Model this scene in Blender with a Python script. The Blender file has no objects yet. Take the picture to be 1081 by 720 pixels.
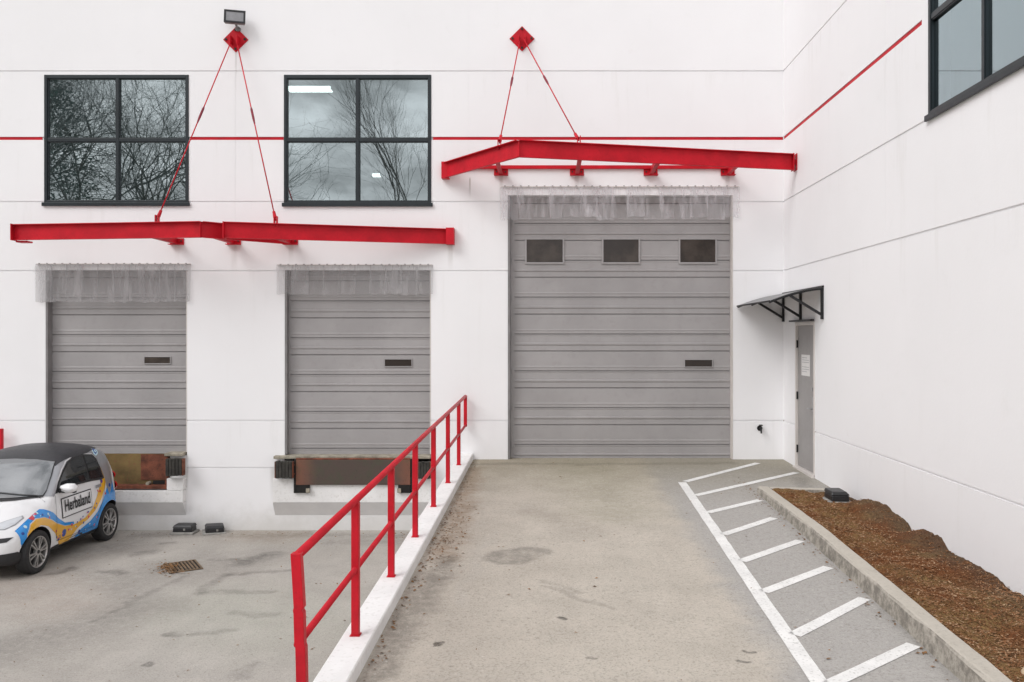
import bpy, bmesh, math, random
from mathutils import Vector, Matrix, noise as mnoise
from mathutils.bvhtree import BVHTree
from mathutils.geometry import tessellate_polygon
R = random.Random(7)
S = bpy.context.scene
COL = S.collection
EYE = 3.2                       # camera height over the lower yard
CAMD = 14.05                    # distance of the camera from the front wall (wall face = plane y 0)
XR = 3.89                       # side wall plane
def wx(px): return (px - 578) / 64.0
def wz(py): return EYE + (355 - py) / 64.0
def ramp(o): return 1.17 - .021 * o          # ramp height at distance o out from the wall

# ------------------------------------------------------------------ materials
def nn(nt, t, **k):
    n = nt.nodes.new(t)
    for a, v in k.items(): setattr(n, a, v)
    return n
def lk(nt, a, b): nt.links.new(a, b)
def newmat(name):
    m = bpy.data.materials.new(name); m.use_nodes = True
    nt = m.node_tree; b = nt.nodes['Principled BSDF']
    return m, nt, b
def setin(nt, sock, v):
    if hasattr(v, 'is_output') or isinstance(v, bpy.types.NodeSocket): lk(nt, v, sock)
    else: sock.default_value = v
def math_(nt, op, a, b=None, clamp=False):
    n = nn(nt, 'ShaderNodeMath', operation=op, use_clamp=clamp)
    setin(nt, n.inputs[0], a)
    if b is not None: setin(nt, n.inputs[1], b)
    return n.outputs[0]
def mapr(nt, v, a, b, c, d):
    n = nn(nt, 'ShaderNodeMapRange'); n.interpolation_type = 'SMOOTHSTEP'
    setin(nt, n.inputs[0], v)
    for i, q in enumerate((a, b, c, d)): n.inputs[i+1].default_value = q
    return n.outputs[0]
def noise_(nt, vec, scale, detail=4, rough=.55, scl=None):
    if scl is not None:
        mp = nn(nt, 'ShaderNodeMapping'); mp.inputs['Scale'].default_value = scl
        lk(nt, vec, mp.inputs[0]); vec = mp.outputs[0]
    n = nn(nt, 'ShaderNodeTexNoise'); n.inputs['Scale'].default_value = scale
    n.inputs['Detail'].default_value = detail; n.inputs['Roughness'].default_value = rough
    lk(nt, vec, n.inputs['Vector']); return n.outputs['Fac']
def mix(nt, fac, a, b, blend='MIX'):
    n = nn(nt, 'ShaderNodeMix', data_type='RGBA', blend_type=blend)
    setin(nt, n.inputs[0], fac); 
    for s, v in ((n.inputs[6], a), (n.inputs[7], b)):
        if isinstance(v, tuple): s.default_value = (*v[:3], 1)
        else: lk(nt, v, s)
    return n.outputs[2]
def bump(nt, b, h, strength=.3, dist=.01):
    n = nn(nt, 'ShaderNodeBump'); n.inputs['Strength'].default_value = strength
    n.inputs['Distance'].default_value = dist; lk(nt, h, n.inputs['Height']); lk(nt, n.outputs[0], b.inputs['Normal'])
def objco(nt): return nn(nt, 'ShaderNodeTexCoord').outputs['Object']
def geopos(nt): return nn(nt, 'ShaderNodeNewGeometry').outputs['Position']

def simple(name, col, rough=.5, metal=0, var=.15, scale=6, bs=.1, spec=None, dirt=None):
    m, nt, b = newmat(name); p = geopos(nt)
    n1 = noise_(nt, p, scale, 5); n2 = noise_(nt, p, scale*9, 3)
    f = mapr(nt, n1, .3, .7, 0, 1)
    c = mix(nt, f, tuple(x*(1-var) for x in col), tuple(min(1, x*(1+var)) for x in col))
    if dirt: c = mix(nt, mapr(nt, n2, .52, .75, 0, dirt[1]), c, dirt[0])
    lk(nt, c, b.inputs['Base Color'])
    b.inputs['Metallic'].default_value = metal
    lk(nt, math_(nt, 'ADD', math_(nt, 'MULTIPLY', n2, .2), rough-.1), b.inputs['Roughness'])
    if spec is not None: b.inputs['Specular IOR Level'].default_value = spec
    if bs: bump(nt, b, n2, bs, .004)
    return m

def stains(nt, p, base, items, warp=.35):
    """stains and dark bands on the pavement: capsule shaped, ragged; items (x1,y1,x2,y2,half width,softness,strength,colour)"""
    wn = nn(nt, 'ShaderNodeTexNoise'); wn.inputs['Scale'].default_value = 2.6; wn.inputs['Detail'].default_value = 5
    lk(nt, p, wn.inputs['Vector'])
    vs = nn(nt, 'ShaderNodeVectorMath', operation='SUBTRACT'); lk(nt, wn.outputs['Color'], vs.inputs[0]); vs.inputs[1].default_value = (.5, .5, .5)
    vm = nn(nt, 'ShaderNodeVectorMath', operation='SCALE'); lk(nt, vs.outputs[0], vm.inputs[0]); vm.inputs['Scale'].default_value = warp
    va = nn(nt, 'ShaderNodeVectorMath', operation='ADD'); lk(nt, p, va.inputs[0]); lk(nt, vm.outputs[0], va.inputs[1])
    vf = nn(nt, 'ShaderNodeVectorMath', operation='MULTIPLY'); lk(nt, va.outputs[0], vf.inputs[0]); vf.inputs[1].default_value = (1, 1, 0)
    brk = noise_(nt, p, 9, 4)
    for (x1, y1, x2, y2, w, soft, st, col) in items:
        a = Vector((x1, y1, 0)); d = Vector((x2, y2, 0)) - a; L2 = max(d.length_squared, 1e-6)
        s1 = nn(nt, 'ShaderNodeVectorMath', operation='SUBTRACT'); lk(nt, vf.outputs[0], s1.inputs[0]); s1.inputs[1].default_value = a
        dt = nn(nt, 'ShaderNodeVectorMath', operation='DOT_PRODUCT'); lk(nt, s1.outputs[0], dt.inputs[0]); dt.inputs[1].default_value = d / L2
        t = math_(nt, 'ADD', dt.outputs['Value'], 0.0, clamp=True)
        sc = nn(nt, 'ShaderNodeVectorMath', operation='SCALE'); sc.inputs[0].default_value = d; lk(nt, t, sc.inputs['Scale'])
        ds = nn(nt, 'ShaderNodeVectorMath', operation='DISTANCE'); lk(nt, s1.outputs[0], ds.inputs[0]); lk(nt, sc.outputs[0], ds.inputs[1])
        f = mapr(nt, ds.outputs['Value'], w*(1-soft), w*(1+soft), st, 0)
        f = math_(nt, 'MULTIPLY', f, mapr(nt, brk, .3, .6, .45, 1))
        base = mix(nt, f, base, col)
    return base

def paving(name, c1, c2, items, right_grey=None, streak=.5):
    m, nt, b = newmat(name); p = geopos(nt)
    big = noise_(nt, p, .35, 5, .6); mid = noise_(nt, p, 1.9, 6, .65); fine = noise_(nt, p, 55, 3, .7)
    grit = nn(nt, 'ShaderNodeTexVoronoi'); grit.inputs['Scale'].default_value = 95; lk(nt, p, grit.inputs['Vector'])
    st = noise_(nt, p, 1.0, 5, .6, scl=(2.2, .22, 1))
    c = mix(nt, mapr(nt, big, .35, .65, 0, 1), c1, c2)
    c = mix(nt, mapr(nt, mid, .35, .75, 0, .45), c, tuple(x*.72 for x in c1))
    c = mix(nt, mapr(nt, st, .42, .7, 0, streak), c, tuple(x*.66 for x in c2))
    if right_grey:
        sx = nn(nt, 'ShaderNodeSeparateXYZ'); lk(nt, p, sx.inputs[0])
        xx = math_(nt, 'ADD', sx.outputs[0], math_(nt, 'MULTIPLY', mid, .5))
        c = mix(nt, mapr(nt, xx, right_grey[0], right_grey[0]+.35, 0, .8), c, right_grey[1])
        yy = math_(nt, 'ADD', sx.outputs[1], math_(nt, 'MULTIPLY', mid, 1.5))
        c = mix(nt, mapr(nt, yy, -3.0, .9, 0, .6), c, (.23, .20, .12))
    c = stains(nt, p, c, items)
    sp = nn(nt, 'ShaderNodeTexNoise'); sp.inputs['Scale'].default_value = 24; sp.inputs['Detail'].default_value = 6; sp.inputs['Roughness'].default_value = .8
    lk(nt, p, sp.inputs['Vector'])
    c = mix(nt, mapr(nt, sp.outputs['Fac'], .54, .68, 0, .6), c, (.17, .155, .135))
    c = mix(nt, mapr(nt, sp.outputs['Fac'], .30, .45, .5, 0), c, (.66, .63, .58))
    c = mix(nt, mapr(nt, grit.outputs['Distance'], .1, .6, .3, 0), c, (.5, .47, .42))
    c = mix(nt, mapr(nt, fine, .48, .70, 0, .42), c, (.15, .138, .12))
    hs = noise_(nt, p, 7, 2); 
    lk(nt, c, b.inputs['Base Color']); b.inputs['Roughness'].default_value = .88
    b.inputs['Specular IOR Level'].default_value = .25
    h = math_(nt, 'ADD', fine, math_(nt, 'MULTIPLY', mid, 1.5)); bump(nt, b, h, .6, .008)
    return m

def wall_mat(name):
    m, nt, b = newmat(name); p = geopos(nt)
    big = noise_(nt, p, .45, 4); st = noise_(nt, p, 1, 6, .65, scl=(5, 5, .5)); fn = noise_(nt, p, 40, 4)
    bl = noise_(nt, p, 3.2, 6, .7)
    c = mix(nt, mapr(nt, big, .3, .7, 0, 1), (.84, .833, .842), (.87, .863, .873))
    c = mix(nt, mapr(nt, st, .55, .85, 0, .10), c, (.60, .59, .55))
    c = mix(nt, mapr(nt, bl, .58, .8, 0, .15), c, (.64, .63, .60))
    sx = nn(nt, 'ShaderNodeSeparateXYZ'); lk(nt, p, sx.inputs[0])
    low = mapr(nt, math_(nt, 'ADD', sx.outputs[2], math_(nt, 'MULTIPLY', bl, -.5)), -.28, .25, .40, 0)
    c = mix(nt, low, c, (.36, .34, .28))
    # damp runs below the joints
    for z0 in (7.57, 6.44, 5.42, 4.28, 1.81):
        d = math_(nt, 'SUBTRACT', z0, sx.outputs[2])
        a = mapr(nt, d, 0, .9, 1, 0); a = math_(nt, 'MULTIPLY', a, mapr(nt, d, -.01, .01, 0, 1))
        a = math_(nt, 'MULTIPLY', a, mapr(nt, st, .54, .74, 0, .12))
        c = mix(nt, a, c, (.5, .48, .43))
    for (x0, za, zb, w_, k_) in ((-1.28, 5.42, 5.78, .016, .5), (-5.14, 7.3, 7.9, .02, .25), (-1.60, 4.2, 4.72, .06, .25), (-6.0, .35, 1.05, .10, .25), (-4.5, .3, 1.0, .10, .25), (-1.95, 1.2, 3.9, .02, .2), (-.766, 5.3, 5.84, .05, .22), (.484, 5.5, 5.84, .05, .22), (2.97, 5.4, 5.84, .05, .25), (-5.17, 4.1, 4.7, .07, .22), (-6.11, 4.3, 4.7, .06, .18), (-4.23, 4.3, 4.7, .06, .18)):
        dx = math_(nt, 'ABSOLUTE', math_(nt, 'SUBTRACT', sx.outputs[0], x0)); a = mapr(nt, dx, w_*.3, w_, k_*1.6, 0)
        a = math_(nt, 'MULTIPLY', a, mapr(nt, sx.outputs[2], za, zb, .0, 1)); a = math_(nt, 'MULTIPLY', a, mapr(nt, sx.outputs[2], zb, zb+.06, 1, 0))
        a = math_(nt, 'MULTIPLY', a, mapr(nt, st, .35, .6, .4, 1)); c = mix(nt, a, c, (.33, .31, .27))
    lk(nt, c, b.inputs['Base Color']); b.inputs['Roughness'].default_value = .72; b.inputs['Specular IOR Level'].default_value = .3
    bump(nt, b, math_(nt, 'ADD', fn, math_(nt, 'MULTIPLY', bl, 2)), .18, .005)
    return m

def glass_mat(name, refl, tint, trans, rough=.0, wav=.02):
    m = bpy.data.materials.new(name); m.use_nodes = True; nt = m.node_tree
    nt.nodes.remove(nt.nodes['Principled BSDF']); out = nt.nodes['Material Output']
    g = nn(nt, 'ShaderNodeBsdfGlossy'); g.inputs['Color'].default_value = (*tint, 1); g.inputs['Roughness'].default_value = rough
    t = nn(nt, 'ShaderNodeBsdfTransparent'); t.inputs['Color'].default_value = (*trans, 1)
    fr = nn(nt, 'ShaderNodeFresnel'); fr.inputs['IOR'].default_value = 1.5
    f = math_(nt, 'ADD', fr.outputs[0], refl, clamp=True)
    ms = nn(nt, 'ShaderNodeMixShader'); lk(nt, f, ms.inputs[0]); lk(nt, t.outputs[0], ms.inputs[1]); lk(nt, g.outputs[0], ms.inputs[2])
    lk(nt, ms.outputs[0], out.inputs[0])
    if wav:
        w = noise_(nt, geopos(nt), 1.6, 1); bn = nn(nt, 'ShaderNodeBump'); bn.inputs['Strength'].default_value = wav; bn.inputs['Distance'].default_value = .1
        lk(nt, w, bn.inputs['Height']); lk(nt, bn.outputs[0], g.inputs['Normal'])
    return m

def vinyl_mat(nm='vinyl_strip', lo=(.42,.40,.42), hi=(.80,.78,.81), a0=.12, a1=.52):
    m, nt, b = newmat(nm); p = geopos(nt)
    st = noise_(nt, p, 1, 6, .7, scl=(9, 9, 1.6)); ob = nn(nt, 'ShaderNodeObjectInfo').outputs['Random']
    lk(nt, mix(nt, st, lo, hi), b.inputs['Base Color'])
    b.inputs['Roughness'].default_value = .22
    a = math_(nt, 'ADD', mapr(nt, st, .42, .72, a0, a1), math_(nt, 'MULTIPLY', math_(nt, 'SUBTRACT', ob, .5), .22), clamp=True)
    lk(nt, a, b.inputs['Alpha'])
    bump(nt, b, st, .25, .02)
    return m

LIT = lambda n, c, e: None
M = {}
M['wall'] = wall_mat('painted_concrete')
M['red'] = simple('red_steel_paint', (.52, .008, .020), .5, 0, .14, 3, .05, spec=.22, dirt=((.34, .01, .018), .35))
M['redrail'] = simple('red_rail_paint', (.52, .009, .021), .45, 0, .12, 5, .05, spec=.25, dirt=((.36, .012, .02), .4))
M['reddark'] = simple('dark_red_paint', (.22, .012, .03), .5, 0, .2, 8, .05)
M['frame'] = simple('dark_window_frame', (.007, .013, .017), .4, .0, .2, 5, 0)
M['door'] = simple('grey_door_metal', (.345, .33, .33), .5, 0, .07, 1.2, .02, dirt=((.27, .25, .245), .25))
M['jamb'] = simple('grey_jamb', (.22, .21, .21), .5, 0, .15, 4, 0)
M['mandoor'] = simple('man_door_grey', (.30, .285, .28), .45, 0, .05, 2, 0)
M['cream'] = simple('door_frame_cream', (.62, .58, .55), .5, 0, .05, 3, 0)
M['black'] = simple('black_metal', (.012, .012, .014), .45, .2, .2, 4, 0)
M['rubber'] = simple('bumper_rubber', (.030, .028, .024), .85, 0, .4, 14, .5, dirt=((.12, .10, .08), .5))
M['plastic'] = simple('bait_black_plastic', (.018, .018, .020), .42, 0, .2, 9, .1, dirt=((.07, .065, .06), .4))
M['paver'] = simple('concrete_paver', (.30, .29, .27), .9, 0, .25, 12, .4)
M['kerb'] = simple('kerb_concrete', (.36, .34, .295), .9, 0, .22, 5, .5, dirt=((.10, .095, .085), .75))
def kerb_mat():
    m, nt, b = newmat('kerb_concrete'); p = geopos(nt); a = noise_(nt, p, 4, 6, .7); f = noise_(nt, p, 30, 4, .7)
    c = mix(nt, a, (.40, .365, .31), (.52, .48, .42)); c = mix(nt, mapr(nt, f, .5, .72, 0, .4), c, (.24, .22, .19))
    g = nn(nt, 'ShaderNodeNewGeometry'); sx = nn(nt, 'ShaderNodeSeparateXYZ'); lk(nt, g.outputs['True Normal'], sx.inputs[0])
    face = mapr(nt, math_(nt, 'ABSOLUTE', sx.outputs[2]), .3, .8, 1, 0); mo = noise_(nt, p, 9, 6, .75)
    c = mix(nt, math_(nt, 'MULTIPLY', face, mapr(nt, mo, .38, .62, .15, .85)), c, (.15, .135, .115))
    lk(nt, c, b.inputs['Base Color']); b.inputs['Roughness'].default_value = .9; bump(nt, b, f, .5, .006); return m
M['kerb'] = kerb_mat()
M['sill'] = simple('dirty_concrete', (.32, .29, .23), .9, 0, .3, 8, .4, dirt=((.10, .08, .06), .6))
M['rust'] = simple('rusty_steel', (.17, .055, .03), .75, .2, .45, 5, .4, dirt=((.045, .03, .025), .8))
def plate_mat():
    m, nt, b = newmat('brown_lip_plate'); p = geopos(nt); a = noise_(nt, p, 3, 6, .7); f = noise_(nt, p, 25, 5, .7)
    sx = nn(nt, 'ShaderNodeSeparateXYZ'); lk(nt, p, sx.inputs[0])
    e = math_(nt, 'ABSOLUTE', math_(nt, 'ADD', sx.outputs[0], 3.17)); e = math_(nt, 'ADD', e, math_(nt, 'MULTIPLY', a, .55))
    c = mix(nt, mapr(nt, e, .85, 1.2, 0, .9), (.075, .052, .042), (.19, .075, .045)); c = mix(nt, mapr(nt, a, .5, .7, 0, .5), c, (.05, .07, .035))
    c = mix(nt, mapr(nt, f, .55, .75, 0, .5), c, (.03, .025, .02)); lk(nt, c, b.inputs['Base Color']); b.inputs['Roughness'].default_value = .65; bump(nt, b, f, .2, .004); return m
M['plate'] = plate_mat()
M['plate_l'] = simple('ochre_plate', (.15, .10, .035), .7, .1, .4, 3, .3, dirt=((.22, .07, .05), .6))
M['white_paint'] = simple('road_paint_white', (.76, .75, .73), .75, 0, .07, 5, .3, dirt=((.40, .385, .36), .75))
M['curbwhite'] = simple('curb_white_paint', (.80, .79, .78), .7, 0, .05, 3, .2, dirt=((.5, .48, .44), .4))
M['curbside'] = M['curbwhite']
M['soffit_shade'] = simple('shaded_concrete', (.72, .71, .71), .7, 0, .05, 3, .2)  # white dock paint darkened: shade of the inward-sloping face put into the colour
M['leaf'] = simple('dry_leaf', (.19, .095, .035), .8, 0, .6, 20, 0)
M['bark'] = simple('bark', (.14, .16, .155), .9, 0, .3, 5, 0)  # lightened towards teal: haze of the mirrored trees put into the colour
M['bark_far'] = simple('hazed_bark', (.15, .155, .15), .9, 0, .3, 5, 0)  # paler still, painting in the softness of the tree's reflection
M['steel'] = simple('galvanised_steel', (.42, .42, .43), .4, .8, .2, 6, 0)
M['grate'] = simple('rusted_grate', (.20, .14, .09), .8, .3, .3, 20, .3)
M['dark'] = simple('dark_void', (.010, .009, .008), .9, 0, .2, 5, 0)
M['paper'] = simple('paper_notice', (.78, .77, .76), .7, 0, .04, 8, 0)
M['ink'] = simple('faded_ink', (.40, .40, .41), .7, 0, .1, 8, 0)
M['room'] = simple('interior_paint', (.24, .32, .32), .9, 0, .1, 1, 0)
M['rock'] = simple('pale_rock', (.48, .36, .24), .85, 0, .3, 9, .5)
M['poly'] = glass_mat('smoked_awning_sheet', .12, (.5, .5, .5), (.16, .16, .17), .15, 0)
M['glass'] = glass_mat('window_glass', .44, (.76, .86, .88), (.60, .74, .74), .0, .012)
M['glass2'] = glass_mat('side_window_glass', .52, (.60, .72, .76), (.35, .46, .48), .0, .01)
M['dglass'] = glass_mat('brown_door_glass', .05, (.6, .55, .5), (.10, .08, .07), .08, .03)
M['vinyl'] = vinyl_mat(); M['vinyl_old'] = vinyl_mat('aged_vinyl_strip', (.30,.29,.295), (.50,.485,.49), .34, .58)
def emis(name, col, e):
    m, nt, b = newmat(name); b.inputs['Base Color'].default_value = (*col, 1)
    b.inputs['Emission Color'].default_value = (*col, 1); b.inputs['Emission Strength'].default_value = e; return m
M['tube'] = emis('lit_ceiling_light', (1, 1, .96), 3.2)
# floodlight lens
M['lens'] = simple('floodlight_lens', (.22, .22, .23), .45, .1, .1, 10, .1)
# car paints
def paint(name, col, rough=.22, coat=.6, metal=0):
    m, nt, b = newmat(name); b.inputs['Base Color'].default_value = (*col, 1); b.inputs['Roughness'].default_value = rough
    b.inputs['Coat Weight'].default_value = coat; b.inputs['Coat Roughness'].default_value = .05; b.inputs['Metallic'].default_value = metal
    return m
M['cwhite'] = paint('car_white', (.78, .78, .79)); M['croof'] = simple('car_black_roof', (.035, .035, .040), .45, 0, .1, 3, 0)
M['csilver'] = paint('car_silver', (.34, .35, .37), .3, .6, .35)
M['cblue'] = paint('livery_blue', (.012, .27, .72)); M['cyellow'] = paint('livery_yellow', (.80, .42, .03))
M['cdeep'] = paint('livery_deep_blue', (.015, .06, .30)); M['cred'] = paint('livery_red', (.62, .05, .08)); M['clight'] = paint('livery_light_blue', (.55, .78, .88))
M['cpink'] = paint('livery_pink', (.75, .25, .42))
M['cblack'] = simple('car_black_trim', (.020, .020, .022), .5, 0, .1, 6, 0)
M['tyre'] = simple('tyre_rubber', (.022, .022, .023), .8, 0, .2, 30, .2)
M['rim'] = simple('alloy', (.48, .47, .46), .32, .75, .1, 8, 0)
M['ctext'] = paint('black_lettering', (.012, .012, .014), .5, 0)
M['cglass'] = glass_mat('car_window', .05, (.9, .95, 1), (.05, .055, .06), .02, 0)
def wind():
    m, nt, b = newmat('windshield_glass'); b.inputs['Base Color'].default_value = (.07, .08, .09, 1); b.inputs['Roughness'].default_value = .12
    b.inputs['Specular IOR Level'].default_value = 1.0; b.inputs['Coat Weight'].default_value = 1; b.inputs['Coat IOR'].default_value = 2.0; b.inputs['Coat Roughness'].default_value = .06
    return m
M['wind'] = wind()
def cgl():
    m, nt, b = newmat('car_side_glass'); b.inputs['Base Color'].default_value = (.018, .022, .025, 1); b.inputs['Roughness'].default_value = .04
    b.inputs['Specular IOR Level'].default_value = .7; return m
M['cglass'] = cgl()
M['cred_lamp'] = paint('tail_lamp', (.5, .01, .015)); M['clamp'] = paint('head_lamp', (.55, .57, .6), .1, 1)

def gx(px, py, z=0):      # a mark on the lower yard read off the photograph
    D = 899*(EYE - z)/(py - 355); return ((px - 578)*D/899, D - CAMD)
def rx(px, py):           # the same on the ramp
    D = 2090/(py - 336.1); return ((px - 578)*D/899, D - CAMD)
def st_line(f, a, b, w, soft, s, col=(.07, .065, .06)):
    (x1, y1), (x2, y2) = f(*a), f(*b); return (x1, -y1 - 0 if False else y1, x2, y2, w, soft, s, col)
DK = (.085, .08, .072)
left_marks = [st_line(gx, a, b, w*1.3, min(1, so*1.2), s*.72) for a, b, w, so, s in [
    ((212, 625), (284, 625), .06, .6, .65), ((236, 606), (305, 603), .05, .6, .55), ((213, 624), (238, 607), .06, .6, .55),
    ((256, 594), (285, 586), .14, .7, .85), ((246, 648), (290, 649), .05, .8, .65), ((206, 668), (250, 664), .045, .7, .6),
    ((112, 603), (130, 605), .06, .8, .7), ((55, 606), (75, 600), .06, .8, .8), ((145, 585), (160, 583), .08, .8, .6),
    ((228, 590), (252, 592), .06, .8, .5), ((200, 605), (100, 655), .04, .8, .45), ((130, 648), (-10, 690), .35, .9, .45),
    ((168, 574), (182, 573), .06, .8, .6), ((254, 715), (268, 702), .06, .8, .5), ((170, 602), (215, 596), .5, .7, .35),
    ((75, 605), (190, 640), .2, .9, .25), ((150, 565), (500, 565), .10, .9, .45), ((60, 585), (118, 578), .35, .9, .5),  # includes dark bands along the wall foot and beneath the car
    ((184, 669), (186, 670), .05, .5, .95), ((155, 701), (158, 702), .03, .5, .9),
    ((350, 572), (440, 572), .16, .9, .4)]]
left_marks += [st_line(gx, (0, 600), (60, 640), .5, .9, .25, (.30, .20, .15)), st_line(gx, (240, 640), (300, 660), .8, .9, .4, (.40, .41, .34)),
               st_line(gx, (262, 565), (300, 566), .4, .9, .35, (.24, .17, .10))]
ramp_marks = [st_line(rx, a, b, w, so, s, c) for a, b, w, so, s, c in [
    ((537, 589), (558, 583), .22, .22, .55, (.12, .11, .095)), ((572, 617), (648, 643), .035, .8, .4, (.16, .14, .12)), ((575, 612), (610, 625), .03, .8, .35, (.16, .14, .12)),
    ((589, 652), (591, 653), .03, .4, .95, (.04, .035, .03)), ((460, 680), (461, 682), .03, .4, .95, (.04, .03, .02)), ((616, 696), (624, 696), .02, .5, .8, (.07, .06, .05)),
    ((784, 697), (790, 698), .03, .5, .8, (.06, .06, .05)), ((790, 685), (799, 687), .018, .5, .8, (.08, .07, .06)),
    ((500, 495), (470, 590), .14, .9, .6, (.20, .12, .06)), ((470, 590), (395, 720), .12, .8, .55, (.10, .09, .075)),
    ((620, 490), (650, 540), .6, .9, .3, (.22, .21, .12)), ((500, 490), (770, 489), .10, .9, .5, (.13, .11, .08)),
    ((700, 560), (640, 700), .5, .9, .18, (.46, .42, .36)), ((845, 505), (880, 560), .12, .9, .4, (.11, .10, .09)), ((880, 560), (1020, 715), .12, .9, .5, (.12, .11, .095)),
    ((560, 540), (620, 560), .2, .9, .25, (.18, .15, .12)), ((480, 640), (520, 560), .05, .9, .25, (.45, .42, .38))]]
M['yard'] = paving('yard_concrete', (.41, .38, .345), (.50, .47, .43), left_marks, None, .35)
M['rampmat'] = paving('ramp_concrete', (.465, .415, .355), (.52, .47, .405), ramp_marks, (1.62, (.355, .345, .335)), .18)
def mulch_mat():
    m, nt, b = newmat('bark_mulch'); p = geopos(nt)
    a = noise_(nt, p, 1.6, 5); f = noise_(nt, p, 38, 5, .8); v = nn(nt, 'ShaderNodeTexVoronoi'); v.inputs['Scale'].default_value = 60; lk(nt, p, v.inputs['Vector'])
    c = mix(nt, mapr(nt, a, .42, .58, 0, 1), (.20, .075, .030), (.27, .165, .07)); a2 = noise_(nt, p, 4.5, 5, .7); c = mix(nt, mapr(nt, a2, .5, .64, 0, .6), c, (.085, .05, .03))
    c = mix(nt, mapr(nt, f, .4, .65, 0, .85), c, (.10, .05, .024)); c = mix(nt, mapr(nt, f, .3, .42, .6, 0), c, (.34, .21, .10))
    sx = nn(nt, 'ShaderNodeSeparateXYZ'); lk(nt, p, sx.inputs[0])
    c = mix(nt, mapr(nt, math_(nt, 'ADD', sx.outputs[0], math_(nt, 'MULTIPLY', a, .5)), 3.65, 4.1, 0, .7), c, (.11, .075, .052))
    lk(nt, c, b.inputs['Base Color']); b.inputs['Roughness'].default_value = .95; b.inputs['Specular IOR Level'].default_value = .1
    bump(nt, b, math_(nt, 'ADD', f, v.outputs['Distance']), .9, .02); return m
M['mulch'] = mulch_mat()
def chip_mat():
    m, nt, b = newmat('mulch_chip'); n = math_(nt, 'ADD', math_(nt, 'MULTIPLY', noise_(nt, geopos(nt), 45, 2), .75), math_(nt, 'MULTIPLY', noise_(nt, geopos(nt), 3.5, 3), .25))
    cr = nn(nt, 'ShaderNodeValToRGB'); lk(nt, n, cr.inputs[0]); e = cr.color_ramp.elements
    e[0].position = .3; e[0].color = (.10, .045, .020, 1); e[1].position = .72; e[1].color = (.58, .42, .27, 1)
    q = cr.color_ramp.elements.new(.5); q.color = (.21, .095, .042, 1)
    lk(nt, cr.outputs[0], b.inputs['Base Color']); b.inputs['Roughness'].default_value = .9; b.inputs['Specular IOR Level'].default_value = .1; return m
M['chip'] = chip_mat()

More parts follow.
